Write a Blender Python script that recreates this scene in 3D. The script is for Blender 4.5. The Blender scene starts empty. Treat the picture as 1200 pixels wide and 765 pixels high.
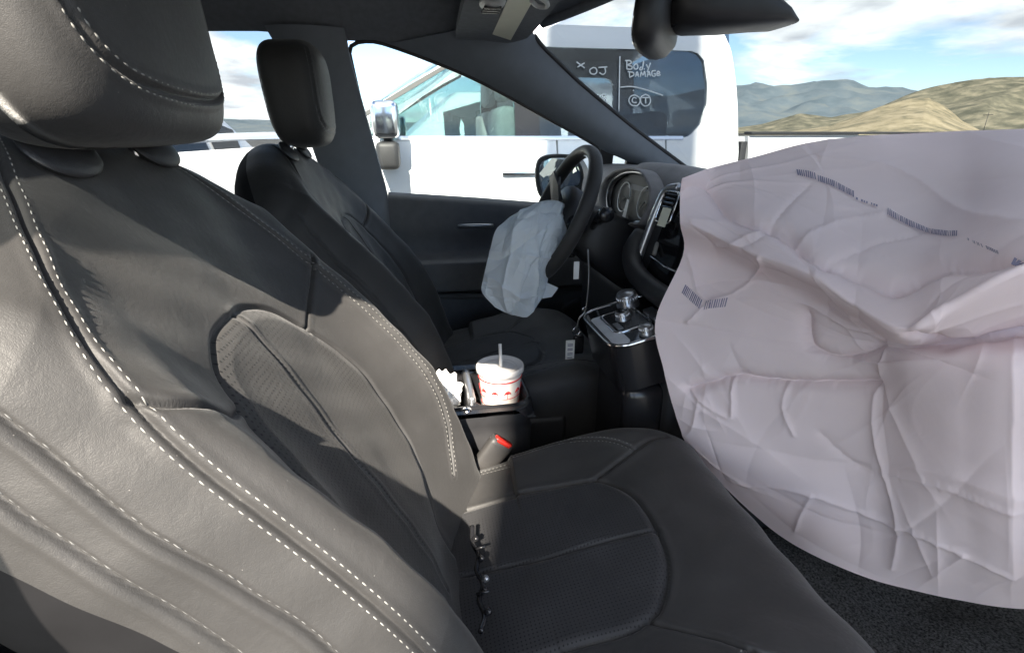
import bpy, bmesh, math, random
import numpy as np
from mathutils import Vector, Matrix, noise as mnoise

# ------------------------------------------------------------------ camera, sky, sun, exposure
scene = bpy.context.scene
CAM = np.array([.95, -.03, 1.28])
PITCH = math.atan(222 / 600); TURN = math.radians(10)
FWD = np.array([-math.cos(TURN) * math.cos(PITCH), math.sin(TURN) * math.cos(PITCH), -math.sin(PITCH)])
cam_data = bpy.data.cameras.new('camera')
cam = bpy.data.objects.new('camera', cam_data)
scene.collection.objects.link(cam)
cam.location = CAM
cam.rotation_euler = Vector(FWD).to_track_quat('-Z', 'Y').to_euler()
cam_data.sensor_fit = 'HORIZONTAL'; cam_data.sensor_width = 36; cam_data.lens = 18.0
cam_data.clip_start = .01; cam_data.clip_end = 30000
scene.camera = cam

SUN = Vector((.76, -.20, .66)).normalized()          # towards the sun
sun_el = math.asin(SUN.z); sun_az = math.atan2(SUN.x, SUN.y)
world = bpy.data.worlds.new('World'); scene.world = world; world.use_nodes = True
wn = world.node_tree.nodes; wl = world.node_tree.links
wn.clear()
wo = wn.new('ShaderNodeOutputWorld'); bg = wn.new('ShaderNodeBackground')
sky = wn.new('ShaderNodeTexSky'); sky.sky_type = 'NISHITA'; sky.sun_disc = False
sky.sun_elevation = sun_el; sky.sun_rotation = sun_az; sky.air_density = 1.0; sky.dust_density = .25; sky.ozone_density = 1.5; sky.altitude = 1400
tc = wn.new('ShaderNodeTexCoord'); sep = wn.new('ShaderNodeSeparateXYZ')
wl.new(tc.outputs['Generated'], sep.inputs[0])
def wmath(op, a, b=None, clamp=False):
    n = wn.new('ShaderNodeMath'); n.operation = op; n.use_clamp = clamp
    for k, s in ((0, a), (1, b)):
        if s is None: continue
        if isinstance(s, (int, float)): n.inputs[k].default_value = s
        else: wl.new(s, n.inputs[k])
    return n.outputs[0]
zc = wmath('MAXIMUM', sep.outputs['Z'], 0.0); zd = wmath('ADD', zc, .16)
cx = wmath('DIVIDE', sep.outputs['X'], zd); cy = wmath('DIVIDE', sep.outputs['Y'], zd)
CLOUD = (15.0, 3.0)
comb = wn.new('ShaderNodeCombineXYZ'); wl.new(wmath('ADD', cx, CLOUD[0]), comb.inputs[0]); wl.new(wmath('ADD', cy, CLOUD[1]), comb.inputs[1])
cn = wn.new('ShaderNodeTexNoise'); cn.inputs['Scale'].default_value = .9; cn.inputs['Detail'].default_value = 9
cn.inputs['Roughness'].default_value = .56; cn.inputs['Distortion'].default_value = .25
wl.new(comb.outputs[0], cn.inputs['Vector'])
cr = wn.new('ShaderNodeValToRGB'); cr.color_ramp.elements[0].position = .47; cr.color_ramp.elements[1].position = .58
wl.new(cn.outputs['Fac'], cr.inputs[0])
cn2 = wn.new('ShaderNodeTexNoise'); cn2.inputs['Scale'].default_value = 2.2; cn2.inputs['Detail'].default_value = 7
wl.new(comb.outputs[0], cn2.inputs['Vector'])
cr2 = wn.new('ShaderNodeValToRGB'); cr2.color_ramp.elements[0].position = .35; cr2.color_ramp.elements[1].position = .62
cr2.color_ramp.elements[0].color = (4.6, 4.7, 4.95, 1); cr2.color_ramp.elements[1].color = (10, 9.9, 9.6, 1)
wl.new(cn2.outputs['Fac'], cr2.inputs[0])
mx = wn.new('ShaderNodeMix'); mx.data_type = 'RGBA'
wl.new(cr.outputs[0], mx.inputs[0]); wl.new(sky.outputs[0], mx.inputs[6]); wl.new(cr2.outputs[0], mx.inputs[7])
wl.new(mx.outputs[2], bg.inputs[0]); bg.inputs[1].default_value = .072
wl.new(bg.outputs[0], wo.inputs[0])

sd = bpy.data.lights.new('sun', 'SUN'); sd.energy = 4.0; sd.angle = math.radians(.53); sd.color = (1, .91, .78)
so = bpy.data.objects.new('sun', sd); scene.collection.objects.link(so)
so.rotation_euler = SUN.to_track_quat('Z', 'Y').to_euler()
vs = scene.view_settings
vs.view_transform = 'Standard'; vs.look = 'None'; vs.gamma = 1; vs.exposure = 2.55; vs.use_curve_mapping = False
scene.cycles.max_bounces = 10; scene.cycles.diffuse_bounces = 5; scene.cycles.transparent_max_bounces = 24
scene.cycles.use_denoising = True; scene.cycles.sample_clamp_indirect = 6

# ------------------------------------------------------------------ helpers
COL = scene.collection
rng = random.Random(7); nr = np.random.RandomState(5)

def tag(o, label=None, cat=None, group=None, kind=None):
    if label: o['label'] = label
    if cat: o['category'] = cat
    if group: o['group'] = group
    if kind: o['kind'] = kind
    return o
def empty(name, loc, label=None, cat=None, group=None):
    o = bpy.data.objects.new(name, None); COL.objects.link(o); o.location = Vector([float(c) for c in loc])
    o.empty_display_size = .05
    return tag(o, label, cat, group)
def link(name, me, mat=None, parent=None, smooth=True):
    o = bpy.data.objects.new(name, me); COL.objects.link(o)
    if mat is not None and not me.materials:
        me.materials.append(mat)
    if smooth and len(me.polygons):
        me.polygons.foreach_set('use_smooth', [True] * len(me.polygons))
    if parent is not None:
        o.parent = parent
        o.matrix_parent_inverse = Matrix.Identity(4)
        # meshes are authored in world coordinates: shift them under the parent's origin
        loc = Vector((0, 0, 0)); p = parent
        while p is not None:
            loc += p.location; p = p.parent
        if not me.get('shifted'):
            me.transform(Matrix.Translation(-loc)); me['shifted'] = 1
    return o
def mesh(name, V, Fc, mat=None, parent=None, smooth=True):
    me = bpy.data.meshes.new(name)
    me.from_pydata([tuple(map(float, v)) for v in V], [], [tuple(map(int, f)) for f in Fc])
    me.validate(); me.update()
    return link(name, me, mat, parent, smooth)
def grid_faces(n, m, cu=False, cv=False, flip=False):
    i = np.arange(n if cv else n - 1); j = np.arange(m if cu else m - 1)
    I, J = np.meshgrid(i, j, indexing='ij'); I2 = (I + 1) % n; J2 = (J + 1) % m
    Q = np.stack([I * m + J, I * m + J2, I2 * m + J2, I2 * m + J], -1).reshape(-1, 4)
    return Q[:, ::-1] if flip else Q
def fast_mesh(name, V, Q, mat=None, parent=None, smooth=True):
    V = np.asarray(V, float).reshape(-1, 3); Q = np.asarray(Q, int)
    me = bpy.data.meshes.new(name); k = Q.shape[1]
    me.vertices.add(len(V)); me.vertices.foreach_set('co', V.ravel())
    me.loops.add(Q.size); me.loops.foreach_set('vertex_index', Q.ravel())
    me.polygons.add(len(Q)); me.polygons.foreach_set('loop_start', np.arange(0, Q.size, k))
    me.update(calc_edges=True); me.validate()
    return link(name, me, mat, parent, smooth)
def catmull(P, n):
    P = np.asarray(P, float); Q = np.vstack([2 * P[0] - P[1], P, 2 * P[-1] - P[-2]])
    m = len(P) - 1; t = np.linspace(0, m, n); i = np.minimum(t.astype(int), m - 1); f = (t - i)[:, None]
    a, b, c, d = Q[i], Q[i + 1], Q[i + 2], Q[i + 3]
    return .5 * (2 * b + (c - a) * f + (2 * a - 5 * b + 4 * c - d) * f ** 2 + (3 * b - a - 3 * c + d) * f ** 3)
def resample(P, n):
    P = np.asarray(P, float); d = np.r_[0, np.cumsum(np.linalg.norm(np.diff(P, axis=0), axis=1))]
    t = np.linspace(0, d[-1], n)
    return np.stack([np.interp(t, d, P[:, k]) for k in range(P.shape[1])], -1)
def smooth_line(P, n, k=10):
    return resample(catmull(P, k * (len(P) - 1) + 1), n)
def box(lo, hi, bevel=0.0, seg=2, bm=None):
    own = bm is None; bm = bm or bmesh.new()
    r = bmesh.ops.create_cube(bm, size=1)
    lo = np.array(lo, float); hi = np.array(hi, float)
    bmesh.ops.scale(bm, vec=Vector(hi - lo), verts=r['verts'])
    bmesh.ops.translate(bm, vec=Vector((hi + lo) / 2), verts=r['verts'])
    if bevel:
        ed = list({e for v in r['verts'] for e in v.link_edges})
        bmesh.ops.bevel(bm, geom=ed, offset=bevel, segments=seg, affect='EDGES', profile=.5)
    return bm
def bm_obj(name, bm, mat, parent=None, smooth=True, loc=None, rot=None):
    bmesh.ops.recalc_face_normals(bm, faces=bm.faces)
    if rot is not None: bmesh.ops.rotate(bm, verts=bm.verts, cent=(0, 0, 0), matrix=rot)
    if loc is not None: bmesh.ops.translate(bm, verts=bm.verts, vec=Vector([float(c) for c in loc]))
    me = bpy.data.meshes.new(name); bm.to_mesh(me); bm.free()
    o = link(name, me, mat, parent, False)
    if smooth:
        me.polygons.foreach_set('use_smooth', [True] * len(me.polygons))
        try: me.set_sharp_from_angle(angle=math.radians(42))
        except Exception: pass
    return o
def boxo(name, lo, hi, mat, parent=None, bevel=.004, seg=2, rot=None, loc=None):
    return bm_obj(name, box(lo, hi, bevel, seg), mat, parent, True, loc, rot)
def tube_arrays(P, r, n=10, cap=True):
    P = np.asarray(P, float); m = len(P); R = np.broadcast_to(np.asarray(r, float), (m,))
    T = np.gradient(P, axis=0); T /= np.maximum(np.linalg.norm(T, axis=1, keepdims=True), 1e-9)
    a = np.array([0, 0, 1.0]) if abs(T[0, 2]) < .9 else np.array([1.0, 0, 0])
    Nn = np.cross(T[0], a); Nn /= np.linalg.norm(Nn); rows = []
    for i in range(m):
        Nn = Nn - T[i] * np.dot(Nn, T[i]); Nn /= max(np.linalg.norm(Nn), 1e-9); B = np.cross(T[i], Nn)
        t = np.linspace(0, 2 * math.pi, n, endpoint=False)
        rows.append(P[i] + R[i] * (np.cos(t)[:, None] * Nn + np.sin(t)[:, None] * B))
    V = np.vstack(rows); Q = [tuple(q) for q in grid_faces(m, n, cu=True)]
    if cap: Q += [tuple(range(n))[::-1], tuple(range((m - 1) * n, m * n))]
    return V, Q
def tube(name, P, r, mat, parent=None, n=10):
    V, Q = tube_arrays(P, r, n); return mesh(name, V, Q, mat, parent)
def multi(name, parts, mat, parent=None, smooth=True):
    V = []; Fc = []; k = 0
    for v, f in parts:
        V.append(np.asarray(v)); Fc += [tuple(i + k for i in q) for q in f]; k += len(v)
    return mesh(name, np.vstack(V), Fc, mat, parent, smooth)
def lathe(name, prof, mat, parent=None, n=40, origin=(0, 0, 0), axis=None):
    prof = np.asarray(prof, float); t = np.linspace(0, 2 * math.pi, n, endpoint=False)
    V = np.stack([prof[:, None, 0] * np.cos(t), prof[:, None, 0] * np.sin(t), prof[:, None, 1] + 0 * t], -1).reshape(-1, 3)
    Q = [tuple(q) for q in grid_faces(len(prof), n, cu=True)]
    if axis is not None:
        M = np.array(Vector(axis).normalized().to_track_quat('Z', 'Y').to_matrix()); V = V @ M.T
    return mesh(name, V + np.array(origin), Q, mat, parent)
def strip(name, A, B, n, off, mat, parent=None, m=2, bulge=None):
    """solid panel between two 3-D polylines, thickened by the vector off"""
    A = resample(A, n); B = resample(B, n); t = np.linspace(0, 1, m)[None, :, None]
    Fr = A[:, None] * (1 - t) + B[:, None] * t
    off = np.asarray(off, float)
    if bulge is not None: Fr = Fr + (np.sin(t * math.pi)) * np.asarray(bulge, float)
    Bk = Fr + off
    V = np.vstack([Fr.reshape(-1, 3), Bk.reshape(-1, 3)]); k = n * m
    Q = [tuple(q) for q in grid_faces(n, m)] + [tuple(q[::-1] + k) for q in grid_faces(n, m)]
    for i in range(n - 1):
        a, b = i * m, (i + 1) * m; Q.append((b, a, a + k, b + k))
        a, b = i * m + m - 1, (i + 1) * m + m - 1; Q.append((a, b, b + k, a + k))
    for j in range(m - 1):
        Q.append((j, j + 1, j + 1 + k, j + k)); a = (n - 1) * m + j; Q.append((a + 1, a, a + k, a + 1 + k))
    o = mesh(name, V, Q, mat, parent)
    bm = bmesh.new(); bm.from_mesh(o.data); bmesh.ops.recalc_face_normals(bm, faces=bm.faces); bm.to_mesh(o.data); bm.free()
    try: o.data.set_sharp_from_angle(angle=math.radians(40))
    except Exception: pass
    return o
def poly_prism(name, pts, off, mat, parent=None, bevel=0.0):
    """closed 3-D polygon thickened by the vector off"""
    bm = bmesh.new(); vs_ = [bm.verts.new(Vector([float(c) for c in p])) for p in pts]; f = bm.faces.new(vs_)
    r = bmesh.ops.extrude_face_region(bm, geom=[f]); nv = [g for g in r['geom'] if isinstance(g, bmesh.types.BMVert)]
    bmesh.ops.translate(bm, verts=nv, vec=Vector([float(c) for c in off]))
    if bevel: bmesh.ops.bevel(bm, geom=list(bm.edges), offset=bevel, segments=2, affect='EDGES')
    return bm_obj(name, bm, mat, parent)
def vnormals(P, cu=False):
    du = (np.roll(P, -1, 1) - np.roll(P, 1, 1)) if cu else np.gradient(P, axis=1)
    dv = np.gradient(P, axis=0); n = np.cross(du, dv)
    return n / np.maximum(np.linalg.norm(n, axis=-1, keepdims=True), 1e-9)
def dist_to_line(P, L):
    """distance of points P (N,3) to polyline L"""
    P = np.asarray(P); best = np.full(len(P), 9.0)
    lo = L.min(0) - .06; hi = L.max(0) + .06
    idx = np.where(np.all((P > lo) & (P < hi), 1))[0]; Q = P[idx]; b = best[idx]
    for a, c in zip(L[:-1], L[1:]):
        d = c - a; q = np.clip(((Q - a) @ d) / max(d @ d, 1e-12), 0, 1)
        b = np.minimum(b, np.linalg.norm(Q - a - q[:, None] * d, axis=1))
    best[idx] = b
    return best
def in_poly(x, y, poly):
    poly = np.asarray(poly); r = np.zeros(x.shape, bool); j = len(poly) - 1
    for i in range(len(poly)):
        xi, yi = poly[i]; xj, yj = poly[j]
        c = ((yi > y) != (yj > y)) & (x < (xj - xi) * (y - yi) / (yj - yi + 1e-12) + xi)
        r ^= c; j = i
    return r
def fbm(P, s, seed=0, octv=3):
    out = np.zeros(len(P)); 
    for k, p in enumerate(P): out[k] = mnoise.fractal(Vector((p[0] * s + seed, p[1] * s, p[2] * s)), 1.0, 2.1, octv)
    return out

# ------------------------------------------------------------------ materials
def mat_base(name):
    m = bpy.data.materials.new(name); m.use_nodes = True; nt = m.node_tree
    return m, nt, nt.nodes['Principled BSDF']
def node(nt, t, **k):
    n = nt.nodes.new(t)
    for a, v in k.items():
        if a in n.inputs: n.inputs[a].default_value = v
        else: setattr(n, a, v)
    return n
def add_bump(nt, b, height, strength, dist):
    bp = node(nt, 'ShaderNodeBump'); bp.inputs['Strength'].default_value = strength; bp.inputs['Distance'].default_value = dist
    nt.links.new(height, bp.inputs['Height'])
    prev = b.inputs['Normal'].links
    if prev: nt.links.new(prev[0].from_socket, bp.inputs['Normal'])
    nt.links.new(bp.outputs[0], b.inputs['Normal'])
def vary(nt, b, col, scale, amt, coord='Object', detail=5):
    t = node(nt, 'ShaderNodeTexCoord'); n = node(nt, 'ShaderNodeTexNoise'); n.inputs['Scale'].default_value = scale; n.inputs['Detail'].default_value = detail
    nt.links.new(t.outputs[coord], n.inputs['Vector'])
    r = node(nt, 'ShaderNodeValToRGB'); r.color_ramp.elements[0].position = .3; r.color_ramp.elements[1].position = .7
    c = np.array(col[:3]); r.color_ramp.elements[0].color = (*(c * (1 - amt)), 1); r.color_ramp.elements[1].color = (*(c * (1 + amt)), 1)
    nt.links.new(n.outputs['Fac'], r.inputs[0]); nt.links.new(r.outputs[0], b.inputs['Base Color'])
    return t, n
def plain(name, col, rough=.5, metal=0.0, spec=.5, scale=30, amt=.12, bump=0.0, bscale=300, bdist=.0006, coat=0.0):
    m, nt, b = mat_base(name)
    b.inputs['Roughness'].default_value = rough; b.inputs['Metallic'].default_value = metal
    b.inputs['Specular IOR Level'].default_value = spec; b.inputs['Coat Weight'].default_value = coat
    t, n = vary(nt, b, col, scale, amt)
    if bump:
        n2 = node(nt, 'ShaderNodeTexNoise'); n2.inputs['Scale'].default_value = bscale; n2.inputs['Detail'].default_value = 3
        nt.links.new(t.outputs['Object'], n2.inputs['Vector']); add_bump(nt, b, n2.outputs['Fac'], bump, bdist)
    return m
def leather(name, col, rough=.42, grain=520, bump=.2, perf=False):
    m, nt, b = mat_base(name); b.inputs['Roughness'].default_value = rough; b.inputs['Specular IOR Level'].default_value = .28
    t, n = vary(nt, b, col, 9, .18)
    b.inputs['Sheen Weight'].default_value = .12; b.inputs['Sheen Roughness'].default_value = .4
    v = node(nt, 'ShaderNodeTexVoronoi'); v.inputs['Scale'].default_value = grain; v.feature = 'DISTANCE_TO_EDGE'
    ns = node(nt, 'ShaderNodeTexNoise'); ns.inputs['Scale'].default_value = grain * .35; ns.inputs['Detail'].default_value = 3
    nt.links.new(t.outputs['Object'], ns.inputs['Vector'])
    mv = node(nt, 'ShaderNodeMix', data_type='RGBA'); mv.inputs[0].default_value = .01
    nt.links.new(t.outputs['Object'], mv.inputs[6]); nt.links.new(ns.outputs['Color'], mv.inputs[7])
    nt.links.new(mv.outputs[2], v.inputs['Vector'])
    mr = node(nt, 'ShaderNodeMapRange'); mr.inputs[1].default_value = 0; mr.inputs[2].default_value = .22; nt.links.new(v.outputs['Distance'], mr.inputs[0])
    add_bump(nt, b, mr.outputs[0], bump, .00035)
    add_bump(nt, b, ns.outputs['Fac'], .16, .0012)
    dv = node(nt, 'ShaderNodeTexVoronoi'); dv.inputs['Scale'].default_value = 75; dv.inputs['Randomness'].default_value = 1.0
    nt.links.new(t.outputs['Object'], dv.inputs['Vector'])
    dl = node(nt, 'ShaderNodeMath', operation='LESS_THAN'); dl.inputs[1].default_value = .032; nt.links.new(dv.outputs['Distance'], dl.inputs[0])
    dm = node(nt, 'ShaderNodeMix', data_type='RGBA'); nt.links.new(dl.outputs[0], dm.inputs[0]); nt.links.new(b.inputs['Base Color'].links[0].from_socket, dm.inputs[6])
    dm.inputs[7].default_value = (.12, .115, .11, 1); nt.links.new(dm.outputs[2], b.inputs['Base Color'])
    wn_ = node(nt, 'ShaderNodeTexNoise'); wn_.inputs['Scale'].default_value = 38; wn_.inputs['Detail'].default_value = 4; wn_.inputs['Distortion'].default_value = 1.2
    nt.links.new(t.outputs['Object'], wn_.inputs['Vector']); add_bump(nt, b, wn_.outputs['Fac'], .12, .004)
    rr = node(nt, 'ShaderNodeMapRange'); rr.inputs[3].default_value = rough - .06; rr.inputs[4].default_value = rough + .10
    nt.links.new(ns.outputs['Fac'], rr.inputs[0]); nt.links.new(rr.outputs[0], b.inputs['Roughness'])
    if perf:
        vm = node(nt, 'ShaderNodeVectorMath', operation='SCALE'); vm.inputs['Scale'].default_value = 190
        nt.links.new(t.outputs['Object'], vm.inputs[0])
        vf = node(nt, 'ShaderNodeVectorMath', operation='FRACTION'); nt.links.new(vm.outputs[0], vf.inputs[0])
        sp = node(nt, 'ShaderNodeSeparateXYZ'); nt.links.new(vf.outputs[0], sp.inputs[0])
        def mt(op, a, bb):
            q = node(nt, 'ShaderNodeMath', operation=op)
            for k, s in ((0, a), (1, bb)):
                if isinstance(s, float): q.inputs[k].default_value = s
                else: nt.links.new(s, q.inputs[k])
            return q.outputs[0]
        dx = mt('SUBTRACT', sp.outputs[0], .5); dy = mt('SUBTRACT', sp.outputs[2 if perf == 'z' else 1], .5)
        d2 = mt('ADD', mt('MULTIPLY', dx, dx), mt('MULTIPLY', dy, dy)); hole = mt('GREATER_THAN', d2, .040)
        add_bump(nt, b, hole, .5, .0008)
        mc = node(nt, 'ShaderNodeMix', data_type='RGBA'); src = b.inputs['Base Color'].links[0].from_socket
        mc.inputs[6].default_value = (.006, .006, .007, 1); nt.links.new(hole, mc.inputs[0]); nt.links.new(src, mc.inputs[7])
        nt.links.new(mc.outputs[2], b.inputs['Base Color'])
    return m
def glass_mat(name, tint=(.93, .96, .95), refl=1.0, rough=0.0):
    m = bpy.data.materials.new(name); m.use_nodes = True; nt = m.node_tree; nt.nodes.clear()
    o = node(nt, 'ShaderNodeOutputMaterial'); mxs = node(nt, 'ShaderNodeMixShader')
    tr = node(nt, 'ShaderNodeBsdfTransparent'); tr.inputs[0].default_value = (*tint, 1)
    gl = node(nt, 'ShaderNodeBsdfGlossy'); gl.inputs['Roughness'].default_value = rough
    lw = node(nt, 'ShaderNodeLayerWeight'); lw.inputs['Blend'].default_value = .5
    p5 = node(nt, 'ShaderNodeMath', operation='POWER'); p5.inputs[1].default_value = 5; nt.links.new(lw.outputs['Facing'], p5.inputs[0])
    ml = node(nt, 'ShaderNodeMath', operation='MULTIPLY_ADD'); ml.inputs[1].default_value = .85 * refl; ml.inputs[2].default_value = .05 * refl
    nt.links.new(p5.outputs[0], ml.inputs[0]); nt.links.new(ml.outputs[0], mxs.inputs[0])
    nt.links.new(tr.outputs[0], mxs.inputs[1]); nt.links.new(gl.outputs[0], mxs.inputs[2]); nt.links.new(mxs.outputs[0], o.inputs[0])
    return m

LEATHER = leather('black_leather', (.036, .035, .0345), .52)
LEATHER_SIDE = leather('black_grained_leather', (.036, .035, .0345), .40, grain=300, bump=.8)
PERF = leather('perforated_black_leather', (.036, .035, .0345), .56, perf='z')
PERF_H = leather('perforated_black_leather_flat', (.034, .034, .036), .56, perf='y')
SHELL_SHADE = plain('seat_shell_painted_shade', (.010, .010, .011), .8, spec=.12)  # near-black shell colour stands in for the shadow low on the seat
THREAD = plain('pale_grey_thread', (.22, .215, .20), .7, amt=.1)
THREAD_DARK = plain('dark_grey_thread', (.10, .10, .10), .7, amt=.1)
PLASTIC = plain('black_grained_plastic', (.022, .022, .024), .48, bump=.5, bscale=900)
PLASTIC_G = plain('satin_black_plastic', (.016, .016, .018), .25, amt=.1)
GLOSS = plain('piano_black_plastic', (.008, .008, .010), .08, amt=.1, coat=.4)
CHROME = plain('satin_chrome', (.75, .76, .78), .16, metal=1.0, amt=.04)
SILVER = plain('silver_trim', (.42, .43, .45), .3, metal=.85, amt=.05)
HEADLINER = plain('charcoal_headliner_cloth', (.20, .215, .24), .95, spec=.1, scale=60, bump=.6, bscale=1600, amt=.08)
TRIM = plain('charcoal_pillar_trim', (.20, .22, .25), .85, spec=.2, bump=.4, bscale=1200, amt=.04)
DOORTRIM = plain('black_door_trim', (.085, .086, .089), .6, bump=.4, bscale=800)
DASHPAD = plain('dark_grey_dash_pad', (.20, .195, .20), .6, bump=.6, bscale=900, spec=.4)
CARPET = plain('black_carpet', (.014, .014, .015), .98, spec=.05, bump=1, bscale=700, bdist=.002, scale=90, amt=.4)
MAT_DUSTY = plain('dusty_black_floor_mat', (.085, .083, .08), .98, spec=.05, bump=1, bscale=420, bdist=.003, scale=240, amt=.75)
GLASS = glass_mat('clear_window_glass')
WSGLASS = glass_mat('windshield_glass', (.33, .355, .365), .55)
SIDEGLASS = glass_mat('side_window_glass', (.80, .83, .83))
TRUCKGLASS = glass_mat('truck_side_glass', (.66, .76, .76))
PRIVACY = glass_mat('privacy_glass', (.60, .62, .63))
TINT = glass_mat('tinted_window_glass', (.52, .56, .60), 1.2)
WHITE = plain('white_car_paint', (.80, .81, .82), .25, amt=.02, scale=4, coat=.6)
RUBBER = plain('tyre_rubber', (.02, .02, .02), .85, bump=.5, bscale=200)
BLACKP = plain('black_exterior_plastic', (.03, .03, .032), .55)
RED = plain('red_button_plastic', (.62, .03, .02), .35, amt=.05)
PAPER = plain('white_paper', (.82, .81, .79), .85, amt=.04, bump=.3, bscale=300)
def fabric(name, col, trans=.25):
    m, nt, b = mat_base(name); b.inputs['Roughness'].default_value = .82; b.inputs['Specular IOR Level'].default_value = .2
    t, n = vary(nt, b, col, 5, .05)
    wv = node(nt, 'ShaderNodeTexNoise'); wv.inputs['Scale'].default_value = 900; wv.inputs['Detail'].default_value = 2
    nt.links.new(t.outputs['Object'], wv.inputs['Vector']); add_bump(nt, b, wv.outputs['Fac'], .35, .0005)
    big = node(nt, 'ShaderNodeTexNoise'); big.inputs['Scale'].default_value = 14; big.inputs['Detail'].default_value = 4; big.inputs['Distortion'].default_value = .8
    nt.links.new(t.outputs['Object'], big.inputs['Vector']); add_bump(nt, b, big.outputs['Fac'], .25, .006)
    ts = node(nt, 'ShaderNodeBsdfTranslucent'); nt.links.new(b.inputs['Base Color'].links[0].from_socket, ts.inputs[0])
    ms = node(nt, 'ShaderNodeMixShader'); ms.inputs[0].default_value = trans
    o = nt.nodes['Material Output']; nt.links.new(b.outputs[0], ms.inputs[1]); nt.links.new(ts.outputs[0], ms.inputs[2]); nt.links.new(ms.outputs[0], o.inputs[0])
    return m
AIRBAG = fabric('airbag_nylon', (.88, .765, .775))
AIRBAG_B = fabric('airbag_nylon_bluish', (.80, .85, .88), .35)
INK = plain('purple_grey_ink', (.22, .21, .30), .8, amt=.1)

# ------------------------------------------------------------------ setting: ground, mountains, wires
def asphalt():
    m, nt, b = mat_base('parking_lot_asphalt'); b.inputs['Roughness'].default_value = .9
    t, n = vary(nt, b, (.075, .073, .07), .6, .25)
    n2 = node(nt, 'ShaderNodeTexNoise'); n2.inputs['Scale'].default_value = 60; nt.links.new(t.outputs['Object'], n2.inputs['Vector'])
    add_bump(nt, b, n2.outputs['Fac'], .6, .01); return m
def hill_mat(name, c1, c2, c3, s):
    m, nt, b = mat_base(name); b.inputs['Roughness'].default_value = .95; b.inputs['Specular IOR Level'].default_value = .05
    t = node(nt, 'ShaderNodeTexCoord'); n = node(nt, 'ShaderNodeTexNoise'); n.inputs['Scale'].default_value = s; n.inputs['Detail'].default_value = 8; n.inputs['Roughness'].default_value = .62
    nt.links.new(t.outputs['Object'], n.inputs['Vector'])
    r = node(nt, 'ShaderNodeValToRGB'); e = r.color_ramp.elements
    e[0].position = .36; e[0].color = (*c1, 1); e[1].position = .66; e[1].color = (*c3, 1); k = e.new(.5); k.color = (*c2, 1)
    nt.links.new(n.outputs['Fac'], r.inputs[0]); nt.links.new(r.outputs[0], b.inputs['Base Color']); return m
R = 14000
tag(mesh('ground', [(-R, -R, 0), (R, -R, 0), (R, R, 0), (-R, R, 0)], [(0, 1, 2, 3)], asphalt(), None, False), kind='structure')
def ridge(name, prof, d0, d1, d2, mat, rough, seed):
    """a range of hills: prof gives (azimuth, elevation) of the skyline as seen from the lot; azimuth from -X towards +Y"""
    na, nrad = 300, 36; az = np.linspace(prof[0][0], prof[-1][0], na)
    el = np.interp(az, [p[0] for p in prof], [p[1] for p in prof])
    A = np.radians(az); Rr = np.linspace(d0, d2, nrad); k = int(np.argmin(abs(Rr - d1)))
    V = np.zeros((nrad, na, 3))
    for i, r in enumerate(Rr):
        q = (r - d0) / (d1 - d0) if r <= d1 else (d2 - r) / (d2 - d1)
        q = np.clip(q, 0, 1)
        for j in range(na):
            x, y = -r * math.cos(A[j]), r * math.sin(A[j])
            H = math.tan(math.radians(el[j])) * d1
            g = 1 - abs(mnoise.noise(Vector((x / 420 + seed, y / 420, 0)))) * 1.3
            g2 = mnoise.fractal(Vector((x / 160 + seed, y / 160, 3)), 1, 2, 4)
            h = H * (q ** 1.05) + rough * H * (g - .75) * math.sin(math.pi * min(q, 1)) ** .8 + .05 * H * g2 * min(1, q * 3)
            V[i, j] = (x, y, max(h, 0) - 2)
    return tag(fast_mesh(name, V, grid_faces(nrad, na), mat), kind='structure')
FAR = [(-60, 1.2), (-30, 1.9), (-12, 1.5), (0, 1.4), (12, 2.6), (25, 3.9), (31.5, 4.6), (33, 4.7), (36, 4.5), (38, 4.75), (39.3, 4.85), (40.7, 4.75), (42, 4.3), (44.4, 3.9), (46, 3.6), (50, 3.2), (60, 3.4), (80, 3.0), (120, 2.5)]
NEAR = [(20, .3), (30, .6), (34.5, 1.2), (37.5, 2.1), (40, 1.7), (43, 2.3), (44.5, 3.0), (46, 3.75), (47.2, 4.1), (49.1, 4.4), (50.1, 4.45), (52.5, 4.2), (58, 4.3), (66, 3.6), (90, 3.2), (120, 2.0)]
GOLD = [(34, .3), (37, .6), (40, 1.0), (41.7, 1.66), (43.5, 2.5), (45.5, 3.1), (46.7, 3.2), (48, 2.4), (49.3, 1.3), (50.5, .6), (56, .3)]
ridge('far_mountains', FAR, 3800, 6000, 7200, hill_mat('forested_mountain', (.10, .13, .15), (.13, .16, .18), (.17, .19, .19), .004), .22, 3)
ridge('mountains', NEAR, 2300, 3600, 4400, hill_mat('scrub_hill', (.090, .090, .066), (.155, .145, .105), (.27, .24, .17), .016), .30, 11)
ridge('golden_hill', GOLD, 1500, 2200, 2700, hill_mat('dry_grass_hill', (.16, .145, .10), (.29, .245, .16), (.38, .32, .22), .022), .25, 21)

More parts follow.
